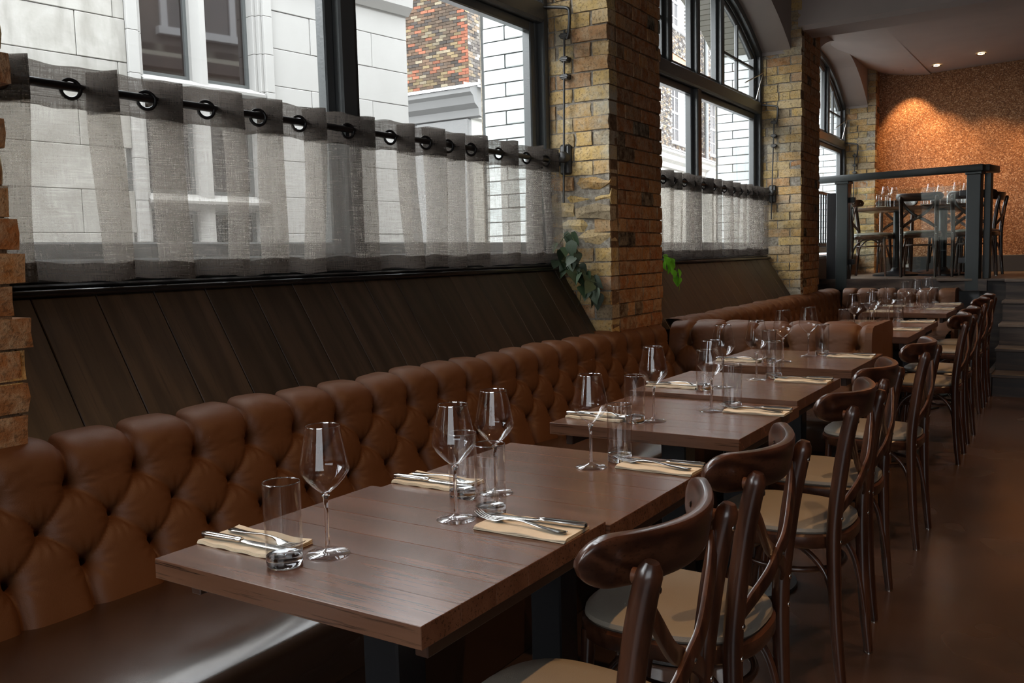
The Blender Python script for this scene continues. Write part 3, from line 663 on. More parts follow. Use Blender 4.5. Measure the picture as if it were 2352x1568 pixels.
for a, e in WIN:
    for z0, z1 in ((4.07, 5.58), (6.75, 8.2)):
        w = bpy.data.objects.new('sash_window', None); link(w, CB); w.rotation_euler = (0, 0, d2)
        t = .05
        obj('reveal', join([boxm(a, a+.02, 0, .22, z0, z1), boxm(e-.03, e, -.005, .22, z0, z1), boxm(a, e, 0, .22, z1-.02, z1)]), M['white_paint'], w)
        obj('sill', boxm(a-.04, e+.04, -.06, .22, z0-.07, z0, .005), M['white_paint'], w)
        zm = (z0+z1)/2
        bars = [boxm(a+.02, e-.02, .16, .22, z, z+t) for z in (z0, zm-.02, z1-.07)]+[boxm(x, x+.05, .16, .22, z0, z1) for x in (a+.02, e-.08)]+[boxm(x-.01, x+.012, .17, .2, z0, z1) for x in (a+(e-a)/3, a+2*(e-a)/3)]+[boxm(a, e, .17, .2, z-.01, z+.012) for z in (z0+(zm-z0)/2, zm+(z1-zm)/2)]
        obj('sash', join(bars), M['white_paint'], w)
        obj('pane', boxm(a+.02, e-.02, .185, .19, z0, z1), M['dark_glass'], w)
    me = prism([(a, 5.58), (e, 5.58), (e+.13, 6.08), (a-.13, 6.08)], -.012, .1, 'y'); obj('brick_lintel', me, M['gauged'], CB, rz=d2)
front_box('downpipe_bracket', 12.45, 12.67, -.10, .03, 5.5, 5.62, M['frame'], .01)
o = obj('downpipe', tube([(12.56, -.09, 3.7), (12.56, -.09, 8.1)], .055, 10), M['frame'], CB, rz=d2)
prof = [(.02, 3.38), (-.05, 3.40), (-.07, 3.50), (-.16, 3.56), (-.20, 3.66), (-.26, 3.70), (-.26, 3.76), (.02, 3.84)]
obj('cornice', prism(prof, -L1, .20, 'x'), M['stucco'], CB)
obj('cornice', prism(prof, .04, L2, 'x'), M['stucco_pale'], CB, rz=d2)
obj('flashing', prism([(-.28, 3.762), (-.28, 3.79), (.02, 3.875), (.02, 3.845)], -L1, .22, 'x'), M['lead'], CB)
obj('flashing', prism([(-.28, 3.762), (-.28, 3.79), (.02, 3.875), (.02, 3.845)], -.12, L2, 'x'), M['lead'], CB, rz=d2)
obj('corner_pilaster', boxm(-.95, .0, -.05, .05, 0, 3.38, .02), M['stucco'], CB)
obj('console_bracket', prism([(-.02, 3.05), (-.22, 3.12), (-.26, 3.22), (-.16, 3.30), (-.28, 3.42), (-.34, 3.62), (-.02, 3.62)], 12.6, 12.9, 'x'), M['lead'], CB, rz=d2)
obj('red_sign', boxm(14.75, 14.80, -.45, -.02, 4.5, 5.6, .01), M['red_paint'], CB, rz=d2)
# ------------------------------------------------------------------ curtains
def curtain(bi, label, front_folds, xb, xf, seedv, y_start, y_end, gromm):
    """front_folds: wall-line positions of the front fold edges; cloth runs back-left to front-right and doubles back"""
    r = np.random.default_rng(seedv)
    zt, zb = 1.83, 1.232; zh, zl = 1.712, 1.284
    path = []; ov = .058 if bi == 1 else .05
    y = y_start; g = []
    for k, ye in enumerate(front_folds):
        w_ = ye-y
        path += [(xb, y+.01), (xb+.006, y+w_*.25), ((xb+xf)/2, y+w_*.62), (xf-.008, ye-.03), (xf, ye-.004)]
        g.append((((xb+xf)/2), y+w_*.62, math.atan2((xf-xb)*.9, w_*.6)))
        o = ov*(.6+.8*r.random()); path += [(xf-.012, ye-.012), ((xb+xf)/2, ye-o*.55), (xb+.01, ye-o)]
        y = ye-o
    path.append((xb, y_end))
    P2 = catmull(path, 5); P2f = catmull(path, 14); s = np.concatenate([[0], np.cumsum(np.linalg.norm(np.diff(P2, axis=0), axis=1))])
    def sheet(z0, z1, n, off, P2=P2, holes=False):
        s = np.concatenate([[0], np.cumsum(np.linalg.norm(np.diff(P2, axis=0), axis=1))])
        zs = np.linspace(z0, z1, n); P = np.zeros((len(P2), n, 3)); UV = np.zeros((len(P2), n, 2))
        for j, z in enumerate(zs):
            h = (zt-z)/(zt-zb)
            ph = P2[:, 1]*9
            dx = .010*h*np.sin(ph+1.3*h)+.006*h*np.sin(2.3*ph+4); dy = .018*h*np.sin(P2[:, 1]*5.1+2*h)+.006*np.sin(P2[:, 1]*17+5*h)
            P[:, j, 0] = P2[:, 0]+dx; P[:, j, 1] = np.minimum(P2[:, 1]+dy, y_end+.01)
            P[:, j, 2] = z+(.004*np.sin(P2[:, 1]*21)+.003*np.sin(P2[:, 1]*47))*(1 if j in (0, n-1) else 0)
            UV[:, j, 0] = s; UV[:, j, 1] = z
        nrm = np.gradient(P2, axis=0); nn = np.stack([nrm[:, 1], -nrm[:, 0]], 1); nn /= np.linalg.norm(nn, axis=1)[:, None]+1e-9
        P[:, :, 0] += off*nn[:, 0][:, None]; P[:, :, 1] += off*nn[:, 1][:, None]
        me = grid(P, UV)
        if holes:
            bm = bmesh.new(); bm.from_mesh(me); kill = []
            gg = np.array([(x, y_, 1.766) for x, y_, _ in g])
            for f_ in bm.faces:
                cc = np.array(f_.calc_center_median())
                if (np.linalg.norm(gg-cc, axis=1) < .0235).any(): kill.append(f_)
            bmesh.ops.delete(bm, geom=kill, context='FACES'); bm.to_mesh(me); bm.free()
        return me
    root = thing('curtain', label, 'curtain', WLOC, WROT if bi > 1 else WROT1)
    obj('cloth', sheet(zb+.03, zh+.012, 16, 0), M['linen'], root)
    obj('header_band', sheet(zh, zt, 30, .0012, P2f, True), M['linen_band'], root); obj('hem_band', sheet(zb, zl, 4, .0012), M['linen_band'], root)
    a = np.linspace(0, 2*PI, 28, endpoint=False)
    ring = tube(np.stack([.026*np.cos(a), 0*a, .026*np.sin(a)], 1), .0055, 8, closed=True); ring.materials.append(M['black_metal'])
    for (x, y_, an) in g:
        o = bpy.data.objects.new('grommet', ring); link(o, root); o.location = (x, y_, 1.766); o.rotation_euler = (0, 0, PI/2-an)
    return root
def toL(Y): return Y-4.29
ff1 = [1.36, 1.629, 1.842, 2.079, 2.258, 2.469, 2.748, 2.993, 3.203, 3.356, 3.54, 3.814, 4.05, 4.22]
curtain(1, 'long sheer linen cafe curtain with black eyelets across the big window', [toL(y) for y in ff1], -.335, -.262, 4, toL(1.19), toL(4.246), None)
ff2 = [5.2, 5.42, 5.64, 5.86, 6.03, 6.27, 6.42, 6.69, 6.88, 7.16, 7.35, 7.54, 7.70, 7.86, 8.02, 8.2]
curtain(2, 'shorter sheer linen cafe curtain with black eyelets behind the brick pier', [toL(y) for y in ff2], -.335, -.262, 9, toL(5.05), toL(8.27), None)
for bi, lab in ((1, 'long black curtain rod across the big window'), (2, 'black curtain rod across the window behind the brick pier')):
    y0, y1 = BAYS[bi]; t = thing('curtain_rod', lab, 'curtain rod', WLOC, WROT if bi > 1 else WROT1)
    obj('rod', tube([(-.298, y0+.005, 1.772), (-.298, y1-.005, 1.772)], .0125, 14), M['black_metal'], t)
    for yy_ in (y0+.012, y1-.012): obj('end_bracket', tube([(-.298, yy_-.008, 1.772), (-.298, yy_+.008, 1.772)], .022, 14), M['black_metal'], t)
# ------------------------------------------------------------------ window opening gear on the brick jambs
GEAR = ['beside the long curtain', 'beside the shorter curtain', 'in the raised area']
for gi, bi in enumerate((1, 2, 3)):
    y1 = BAYS[bi][1]; t = thing('window_winder', 'iron window winding gear with rods on the brick jamb '+GEAR[gi], 'window gear', WLOC, WROT if bi > 1 else WROT1)
    Y = y1-.035
    obj('crank_shaft', tube(catmull([(-.40, Y-.14, 2.60), (-.36, Y-.02, 2.585), (-.27, Y, 2.57), (-.215, Y, 2.555), (-.205, Y, 2.52), (-.212, Y, 2.44), (-.225, Y, 2.40)], 6), .009, 8), M['gear'], t)
    obj('long_rod', tube([(-.238, Y, 2.45), (-.262, Y, 1.55)], .006, 8), M['gear'], t)
    for z in (2.42, 2.30, 2.21): obj('clip', join([boxm(-.262, -.222, Y-.008, Y+.05, z-.014, z+.014, .004), boxm(-.268, -.216, Y-.012, Y+.012, z-.006, z+.006, .003)]), M['gear'], t)
    g = obj('gear_box', lathe([(.001, -.032), (.028, -.03), (.030, -.01), (.030, .018), (.022, .03), (.001, .032)], 14), M['gear'], t, loc=(-.255, Y-.005, 1.79), rot=(PI/2, 0, 0))
    obj('gear_plate', boxm(-.29, -.225, Y+.01, Y+.05, 1.70, 1.86, .01), M['gear'], t)
    obj('knob', lathe([(.001, -.03), (.012, -.028), (.014, 0), (.008, .01), (.001, .012)], 12), M['gear'], t, loc=(-.27, Y-.035, 1.80), rot=(PI/2, 0, 0))
    obj('scissor_stay', join([tube([(-.37, Y-.10, 2.62), (-.33, Y-.03, 2.86)], .006, 8), tube([(-.33, Y-.03, 2.86), (-.40, Y-.33, 2.74)], .006, 8)]), M['steel'], t)
# ------------------------------------------------------------------ tufted banquettes
PITCH = .187
PROF = catmull([(.098, .425), (.087, .47), (.060, .56), (.035, .65), (.011, .74), (.003, .785), (-.010, .812), (-.04, .826), (-.08, .829), (-.115, .827), (-.14, .815), (-.146, .78)], 10)
def tuft_mesh(length, phase, ds=.0062, dt=.0072, end0=0.0, end1=0.0, zt=.862, wave=True):
    seg = np.linalg.norm(np.diff(PROF, axis=0), axis=1); L = np.concatenate([[0], np.cumsum(seg)])
    nt = int(L[-1]/dt)+1; t = np.linspace(0, L[-1], nt); a = np.interp(t, L, PROF[:, 0]); z = np.interp(t, L, PROF[:, 1])
    ta, tz = np.gradient(a, t), np.gradient(z, t); na, nz = tz, -ta
    tb = [np.interp(zz, PROF[:60, 1], L[:60]) for zz in (.56, .652, .745)]
    ns = int(length/ds)+1; s = np.linspace(0, length, ns)
    S, T = np.meshgrid(s, t, indexing='ij'); p = PITCH
    u = np.mod(S-phase+p/2, p)-p/2
    cell = np.floor((S-phase+p/2)/p)
    ua = abs(u); t3, t2, t1 = tb
    def seg_d(ax, at, bx, bt):
        dx, dt_ = bx-ax, bt-at; l = math.hypot(dx, dt_); k = np.clip(((ua-ax)*dx+(T-at)*dt_)/(l*l), 0, 1)
        return np.hypot(ua-ax-k*dx, T-at-k*dt_)
    d = np.full_like(S, 9.0)
    d = np.minimum(d, np.where(T >= t1, ua, np.hypot(ua, T-t1)))
    d = np.minimum(d, seg_d(0, t1, p/2, t2)); d = np.minimum(d, seg_d(p/2, t2, 0, t3))
    d = np.minimum(d, np.where(T <= t3, ua, np.hypot(ua, T-t3)))
    b = np.minimum(np.minimum(np.hypot(ua, T-t1), np.hypot(ua-p/2, T-t2)), np.hypot(ua, T-t3))
    dv = np.full_like(S, 9.0)
    bow = .010*np.sin(np.clip((t3-T)/t3, 0, 1)*PI)*np.sin(cell*2.3+1)
    dv = np.minimum(dv, np.where(T >= t1, ua, np.hypot(ua, T-t1))); dv = np.minimum(dv, np.where(T <= t3, abs(u-bow), np.hypot(ua, T-t3)))
    dd = np.minimum(seg_d(0, t1, p/2, t2), seg_d(p/2, t2, 0, t3))
    q = np.clip(d/.07, 0, 1); h = .028+.006*(1-(1-q)**2)
    h -= .030*np.exp(-(dv/.011)**1.1)+.009*np.exp(-(dd/.008)**1.1)
    h -= .036*np.exp(-(b/.025)**1.2)+.014*np.exp(-(b/.010)**2)
    # radiating pull wrinkles
    for (bx, bt) in ((0, t1), (p/2, t2), (0, t3)):
        du = u if bx == 0 else np.where(u > 0, u-bx, u+bx); rr = np.hypot(du, T-bt); th = np.arctan2(T-bt, du)
        h += .0022*np.sin(12*th+3*np.sin(cell*1.7+bt*40))*np.exp(-((rr-.034)/.020)**2)
    for c0, sl_, am in ((.030, .10, .0022), (.062, -.06, .0012)):
        line = T-(t1+c0+.016*np.sin(cell*2.1+c0*90))-sl_*u-1.2*u*u
        h += am*(np.exp(-((line-.002)/.0035)**2)-np.exp(-((line+.003)/.0035)**2))*np.clip((ua-.012)/.03, 0, 1)*(T < t1+.11)
    lat = .0; yw = S
    wob = .003*np.sin(S*7.3)+.002*np.sin(S*17.1)
    P = np.zeros((ns, nt, 3)); P[:, :, 0] = a[None]+na[None]*h; P[:, :, 1] = S; P[:, :, 2] = z[None]+nz[None]*h+wob*(T > t1)
    return grid(P, flip=True)
ENDP = [(-.152, .0), (.135, .0), (.135, .80), (.128, .835), (.105, .858), (.07, .866), (-.152, .866)]
def bench(root, x, y, rz, length, phase, seat_len, seat_depth=.50, end=None):
    """one straight run of a booth: backrest, seat, plinth; local +x faces the sitter"""
    kw = dict(loc=(x, y, 0), rz=rz)
    br = obj('backrest', tuft_mesh(length, phase), M['leather'], root, **kw)
    obj('back_board', boxm(-.15, -.04, .004, length-.004, .02, .80, .004), M['seat_leather'], root, **kw)
    sl = seat_len
    prof = [(.02, .30), (.02, .440)]+[(x_, .448+.020*math.sin((x_+.06)/(seat_depth+.22)*PI)) for x_ in np.linspace(.08, seat_depth+.06, 12)]+[(seat_depth+.11+.055*math.sin(t), math.cos(t)*.055+.397) for t in np.linspace(.35, PI/2, 7)]+[(seat_depth+.165, .34), (seat_depth+.150, .30)]
    P = []
    for yy_ in np.linspace(sl[0], sl[1], max(12, int((sl[1]-sl[0])/.03))): P.append([(x_, yy_, z+(.004*math.sin(yy_*6.1+x_*5)+.003*math.sin(yy_*13+x_*11))*(1 if z > .44 and .1 < x_ < seat_depth+.05 else 0)) for x_, z in prof])
    me = grid(np.array(P)); bm = bmesh.new(); bm.from_mesh(me)
    bmesh.ops.holes_fill(bm, edges=[e for e in bm.edges if e.is_boundary]); bmesh.ops.recalc_face_normals(bm, faces=bm.faces); bm.to_mesh(me); bm.free(); auto_smooth(me, .8)
    obj('seat', me, M['seat_leather'], root, **kw)
    obj('plinth', boxm(.02, seat_depth+.10, sl[0]+.01, sl[1]-.01, 0, .31, .004), M['seat_leather'], root, **kw)
    tk = lathe([(.0001, .004), (.0022, .003), (.003, 0)], 8); tk.materials.append(M['steel']); s = phase % PITCH
    while s < length-.02:
        o = bpy.data.objects.new('tack', tk); link(o, br); o.location = (-.085, s, .832); s += PITCH
    if end: obj('end_panel', prism(ENDP, end[0], end[1], 'y'), M['leather'], root, **kw)
# first booth: a long run under the window and a return; second booth: back-to-back return, run, far return
b1 = thing('banquette', 'long button-tufted brown leather banquette with a return, under the long curtain', 'banquette')
x0, y0, _ = w2w(.018, -4.4)
bench(b1, x0, y0, WROT1, 5.05, (1.214-y0) % PITCH, (0, 5.0))
bench(b1, -2.10, 4.98, -PI/2, 1.12, .12, (.45, 1.12), .46, (1.115, 1.15))
b2 = thing('banquette', 'tufted brown leather booth behind the brick pier and below the platform', 'banquette')
x2, y2, _ = w2w(.055, .99)
bench(b2, x2, y2-.06, WROT, 4.42, .12, (.36, 4.1))
bench(b2, -.98, 5.285, PI/2, 1.10, .12, (0, .65), .46, (-.03, .005))
bench(b2, -2.15, 9.53, -PI/2, 1.02, .13, (.45, 1.02), .42, (1.015, 1.045))

# ------------------------------------------------------------------ tables
ORD = ['front', 'second', 'third', 'fourth', 'fifth', 'sixth', 'seventh', 'eighth', 'ninth']
TAB = [(-1.396, -.790, .961, 1.538, .750), (-1.385, -.782, 1.541, 2.116, .743), (-1.424, -.815, 2.398, 3.000, .750), (-1.440, -.824, 3.010, 3.613, .766),
       (-1.480, -.838, 3.873, 4.530, .766), (-1.49, -.868, 5.40, 6.02, .766), (-1.50, -.882, 6.03, 6.65, .766), (-1.53, -.925, 7.40, 8.02, .766), (-1.54, -.955, 8.08, 8.72, .766)]
_pl = {}
def make_table(i, x0, x1, y0, y1, zt):
    cx, cy = (x0+x1)/2, (y0+y1)/2; w, l = x1-x0, y1-y0
    t = thing('dining_table', ORD[i]+' square oak pedestal table along the banquettes, counted from the front', 'table', (cx, cy, 0), 0, 'oak tables along the banquettes')
    n = 6; pw = l/n
    for k in range(n):
        key = (round(w, 3), round(pw, 4))
        if key not in _pl: me = boxm(-w/2, w/2, -pw/2+.0001, pw/2-.0001, -.036, 0, .0009); me.materials.append(M['table']); _pl[key] = me
        o = bpy.data.objects.new('plank', _pl[key]); link(o, t); o.location = (0, -l/2+pw*(k+.5), zt)
    for xa in (w/2-.055, -w/2+.03): obj('apron', boxm(xa, xa+.025, -l/2+.05, l/2-.05, zt-.075, zt-.036, .002), M['laminate_edge'], t)
    obj('top_plate', boxm(-.20, .20, -.20, .20, zt-.046, zt-.0365), M['black_metal'], t)
    obj('column', boxm(-.042, .042, -.042, .042, .015, zt-.04, .004), M['black_metal'], t)
    obj('base', lathe([(.0001, .0), (.215, .0), (.222, .006), (.220, .014), (.10, .022), (.055, .026), (.0001, .026)], 40), M['base_metal'], t)
    return t
k = NT('textured cast iron'); v = k.coord(); k.set(col=(.045, .045, .045), rough=.38, metal=.3, normal=k.bump(k.noise(v, 320, 2), .4, .002)); M['base_metal'] = k.m
for i, a in enumerate(TAB): make_table(i, *a)

# ------------------------------------------------------------------ bentwood chairs (origin between the rear feet, back towards +x)
def make_chair(name, label, group):
    c = thing(name, label, 'chair', group=group)
    B = M['bent_wood']
    for s in (-1, 1):
        pts = catmull([(0, .162*s, .004), (-.012, .163*s, .12), (-.021, .165*s, .26), (-.026, .166*s, .44), (-.021, .167*s, .54), (-.004, .168*s, .68), (.012, .169*s, .77), (.028, .170*s, .836)], 6)
        rr = np.interp(pts[:, 2], [0, .1, .45, .75, .815, .83, .836], [.014, .0165, .0210, .0215, .0205, .017, .011])
        p = obj('rear_post', tube(pts, rr, 12), B, c)
        gl = lathe([(.0001, 0), (.012, 0), (.0125, .006), (.0001, .006)], 12); obj('glide', gl, M['steel'], p, loc=(0, .162*s, 0))
        for z, x in ((.447, -.026), (.515, -.023), (.795, .017)):
            sc = lathe([(.0001, .0022), (.004, .0018), (.0062, 0), (.0062, -.003)], 10); obj('screw', sc, M['steel'], p, loc=(x+.0205, .166*s, z), rot=(0, PI/2, 0))
        pf = catmull([(-.385, .176*s, .004), (-.376, .170*s, .16), (-.368, .164*s, .30), (-.362, .158*s, .435)], 5)
        f = obj('front_leg', tube(pf, np.linspace(.0115, .0165, len(pf)), 12), B, c); obj('glide', gl, M['steel'], f, loc=(-.385, .176*s, 0))
    # curved top rail with rounded tips
    ys = np.concatenate([np.linspace(-.225, -.177, 9), np.linspace(-.168, .168, 21), np.linspace(.177, .225, 9)]); P = []
    a = np.linspace(0, 2*PI, 16, endpoint=False)
    for y in ys:
        x = .024-1.75*y*y; tx = -3.5*y; nl = math.hypot(1, tx); nx, ny = 1/nl, -tx/nl
        e = max(0, (abs(y)-.175)/.0505); hh = .041*math.sqrt(max(.02, 1-e*e)); th = .0135*(1 if e < .6 else max(.45, 1-(e-.6)))
        cz = .826+.010*(y/.25)**2; ring = []
        for t in a:
            cc, ss = math.cos(t), math.sin(t); u = math.copysign(abs(cc)**.42, cc)*th; v = math.copysign(abs(ss)**.42, ss)*hh
            lean = .16*v
            ring.append((x+nx*u+lean, y+ny*u, cz+v))
        P.append(ring)
    P = np.array(P); n, m = P.shape[:2]; F = [(i*m+j, i*m+(j+1) % m, (i+1)*m+(j+1) % m, (i+1)*m+j) for i in range(n-1) for j in range(m)]+[tuple(range(m))[::-1], tuple(range((n-1)*m, n*m))]
    me = mesh(P.reshape(-1, 3), F, True); bm = bmesh.new(); bm.from_mesh(me); bmesh.ops.recalc_face_normals(bm, faces=bm.faces); bm.to_mesh(me); bm.free()
    rail = obj('top_rail', auto_smooth(me, .7), M['bent_wood_rail'], c)
    for s in (-1, 1):
        sp = lathe([(.0001, .014), (.011, .013), (.012, -.008), (.0001, -.009)], 10); obj('spacer', sp, B, rail, loc=(.006, .169*s, .812), rot=(0, PI/2, 0))
        bl = lathe([(.0001, .004), (.0035, .003), (.006, 0)], 10); obj('bolt', bl, M['steel'], rail, loc=(-.041, .168*s, .826), rot=(0, -PI/2, 0))
    # crossed slats
    for s in (-1, 1):
        pts = catmull([(.004, .158*s, .785), (.012, .118*s, .722), (.014+.006*s, .052*s, .655), (.012+.006*s, .0, .622), (.008+.006*s, -.060*s, .590), (-.006, -.122*s, .548), (-.022, -.160*s, .512)], 6)
        w_ = np.interp(np.linspace(0, 1, len(pts)), [0, .2, .5, .8, 1], [.8, 1.0, 1.0, 1.0, .7])
        obj('cross_slat', tube(pts, w_, 12, flat=(.0055, .0165), ref=(1, 0, .12)), B, c)
    sc = lathe([(.0001, .003), (.004, .002), (.005, 0)], 8); obj('screw', sc, M['steel'], c, loc=(.028, 0, .622), rot=(0, PI/2, 0))
    # seat: ring frame and padded top
    def seat_outline(off, n=44):
        out = []
        for t in np.linspace(0, 2*PI, n, endpoint=False):
            cc, ss = math.cos(t), math.sin(t); e = .72
            x = -.208+math.copysign(abs(cc)**e, cc)*(.205+off); wd = .200+.022*(-cc); y = math.copysign(abs(ss)**e, ss)*(wd+off); out.append((x, y))
        return out
    def loft(rings):
        V = []; F = []; n = len(rings[0][0])
        for o, z in rings: V += [(x, y, z) for x, y in o]
        for i in range(len(rings)-1):
            for j in range(n): F.append((i*n+j, i*n+(j+1) % n, (i+1)*n+(j+1) % n, (i+1)*n+j))
        F.append(tuple(range(n))[::-1]); F.append(tuple(range((len(rings)-1)*n, len(rings)*n)))
        return auto_smooth(mesh(V, F, True), .7)
    obj('seat_frame', loft([(seat_outline(-.022), .412), (seat_outline(-.004), .414), (seat_outline(.0), .420), (seat_outline(.0), .449), (seat_outline(-.006), .455), (seat_outline(-.03), .456)]), M['bent_wood_rail'], c)
    obj('seat_pad', loft([(seat_outline(-.012), .455), (seat_outline(-.006), .462), (seat_outline(-.008), .472), (seat_outline(-.022), .480), (seat_outline(-.06), .4855), (seat_outline(-.12), .488), (seat_outline(-.17), .4885)]), M['vinyl'], c)
    # bent braces under the seat
    for s in (-1, 1):
        pts = catmull([(-.006, .158*s, .085), (-.024, .150*s, .22), (-.052, .140*s, .33), (-.115, .130*s, .395), (-.19, .118*s, .415)], 6); obj('brace', tube(pts, .0095, 8), B, c)
        pts = catmull([(-.372, .158*s, .13), (-.352, .148*s, .25), (-.315, .140*s, .345), (-.25, .128*s, .400), (-.19, .118*s, .415)], 6); obj('brace', tube(pts, .0095, 8), B, c)
    t = np.linspace(0, 2*PI, 40, endpoint=False); hoop = np.stack([-.195+.155*np.cos(t), .145*np.sin(t), .335+0*t], 1)
    obj('hoop_stretcher', tube(hoop, .009, 8, closed=True), B, c)
    return c
CHAIRS = [(-.545, 1.31, .02), (-.572, 1.885, .0), (-.570, 2.735, -.02), (-.606, 3.317, .03), (-.600, 4.18, .0), (-.640, 5.88, .02), (-.655, 6.50, .0), (-.705, 7.69, .0), (-.715, 8.27, .02)]
C0 = None
for i, (x, y, a) in enumerate(CHAIRS):
    lab = 'dark bentwood cross-back chair with cream seat at the %s table of the row' % ORD[i]
    if C0 is None: C0 = make_chair('bentwood_chair', lab, 'bentwood chairs along the aisle'); C0.location = (x, y, 0); C0.rotation_euler = (0, 0, a)
    else: dup(C0, (x, y, 0), a, lab, 'bentwood chairs along the aisle')
# ------------------------------------------------------------------ tableware
def wine_parts():
    foot = (lathe([(.0046, .0125), (.0042, .020), (.0036, .045), (.0035, .08), (.0042, .100), (.0075, .108), (.0001, .111)], 20), lathe([(.0001, .0003), (.038, .0003), (.0395, .0014), (.038, .0030), (.020, .0058), (.009, .0095), (.0046, .0125)], 32))
    bowl = lathe([(.0001, .1115), (.010, .1135), (.022, .124), (.0345, .1375), (.0425, .149), (.0445, .155), (.0430, .164), (.0395, .182), (.0355, .203), (.0315, .222), (.0300, .2318)], 40)
    rim = lathe([(.0300, .2312), (.0306, .2320), (.0300, .2328), (.0294, .2320), (.0300, .2312)], 40)
    return foot, bowl, rim
def make_wine(label):
    t = thing('wine_glass', label, 'wine glass', group='wine glasses on the tables'); f, b, r = wine_parts()
    obj('stem', f[0], M['glass'], t); obj('foot', f[1], M['glass_disc'], t); obj('bowl', b, M['glass_thin'], t); obj('rim', r, M['glass'], t); return t
def make_tumbler(label):
    t = thing('tumbler', label, 'tumbler', group='tumblers on the tables')
    obj('thick_base', lathe([(.0001, 0), (.028, 0), (.0305, .003), (.0312, .010), (.0305, .020), (.024, .0185), (.0001, .0165)], 36), M['glass'], t)
    obj('wall', lathe([(.0313, .008), (.0317, .06), (.0322, .146)], 40), M['glass_thin'], t); obj('inner_wall', lathe([(.0292, .020), (.0302, .08), (.0308, .146)], 40), M['glass_thin'], t)
    obj('rim', lathe([(.0308, .146), (.0315, .1472), (.0322, .146), (.0315, .1452), (.0308, .146)], 40), M['glass'], t); return t
def make_napkin(label):
    t = thing('paper_napkin', label, 'napkin', group='napkins on the tables')
    for q in range(3):
        nx, ny = 14, 8; P = np.zeros((2, nx, ny, 3))
        for side in (0, 1):
            for i in range(nx):
                for j in range(ny):
                    x = (i/(nx-1)-.5)*.198+(.002*q if j == 0 else 0); y = (j/(ny-1)-.5)*.102-.0012*q
                    P[side, i, j] = (x, y, .0004+.0021*q+.0018*side+.0016*math.sin(i*.9+q)*(1-j/(ny-1))**2*(1 if q else .2)+.0012*math.sin(i*1.7)*(j/(ny-1))**3)
        a = grid(P[0], smooth=False, flip=True); b = grid(P[1], smooth=False)
        bm = bmesh.new(); bm.from_mesh(a); bm.from_mesh(b); ed = [e for e in bm.edges if e.is_boundary]; bmesh.ops.bridge_loops(bm, edges=ed); bmesh.ops.recalc_face_normals(bm, faces=bm.faces)
        obj('ply', bm_mesh(bm), M['napkin'], t)
    return t
def strip(xs, hw, zs, th, mat_smooth=True):
    """flat bar along x with half widths hw, heights zs"""
    a = np.linspace(0, 2*PI, 10, endpoint=False); P = []
    for x, w_, z, t_ in zip(xs, hw, zs, np.broadcast_to(th, (len(xs),))):
        P.append([(x, w_*math.copysign(abs(math.cos(t))**.6, math.cos(t)), z+t_*math.sin(t)) for t in a])
    P = np.array(P); n, m = P.shape[:2]; F = [(i*m+j, i*m+(j+1) % m, (i+1)*m+(j+1) % m, (i+1)*m+j) for i in range(n-1) for j in range(m)]+[tuple(range(m))[::-1], tuple(range((n-1)*m, n*m))]
    me = mesh(P.reshape(-1, 3), F, True); bm = bmesh.new(); bm.from_mesh(me); bmesh.ops.recalc_face_normals(bm, faces=bm.faces); bm.to_mesh(me); bm.free(); return auto_smooth(me, .9)
def make_knife(label):                                        # handle at +x, blade towards -x
    t = thing('table_knife', label, 'knife', group='knives on the napkins')
    obj('handle', strip([.105, .103, .09, .05, .02, .014, .010, .006], [.003, .0075, .0085, .0075, .0065, .0072, .0058, .0062], [.0065]*8, [.003, .0055, .006, .0055, .005, .0055, .0045, .0045]), M['steel'], t)
    obj('blade', strip([.006, 0, -.02, -.06, -.09, -.105, -.112], [.0055, .0075, .009, .0098, .0090, .006, .0012], [.006, .0055, .005, .0045, .004, .004, .004], [.002, .0011, .0009, .0009, .0008, .0007, .0005]), M['steel'], t)
    return t
def make_fork(label):
    t = thing('table_fork', label, 'fork', group='forks on the napkins')
    obj('handle', strip([.100, .098, .085, .05, .0, -.03, -.045, -.055, -.064], [.003, .0085, .0095, .006, .0032, .0030, .006, .011, .0115], [.0045, .0045, .004, .0055, .0105, .0105, .0075, .0045, .0035], [.0012, .0016, .0016, .0018, .0019, .0019, .0016, .0013, .0012]), M['steel'], t)
    for q in range(4):
        y = -.0093+.0062*q; xs = [-.062, -.08, -.095, -.106, -.111]; zs = [.0035, .0045, .0075, .0125, .0155]
        m_ = strip(xs, [.0022, .0018, .0017, .0014, .0006], zs, [.0012, .0011, .001, .0009, .0005]); m_.transform(Matrix.Translation((0, y, 0))); obj('tine', m_, M['steel'], t)
    return t
PROTO = {}
def place(kind, maker, loc, rz, label):
    if kind not in PROTO:
        PROTO[kind] = maker(label); PROTO[kind].location = loc; PROTO[kind].rotation_euler = (0, 0, rz); return PROTO[kind]
    return dup(PROTO[kind], loc, rz, label)
SIDE = {'L': 'banquette side', 'R': 'aisle side'}
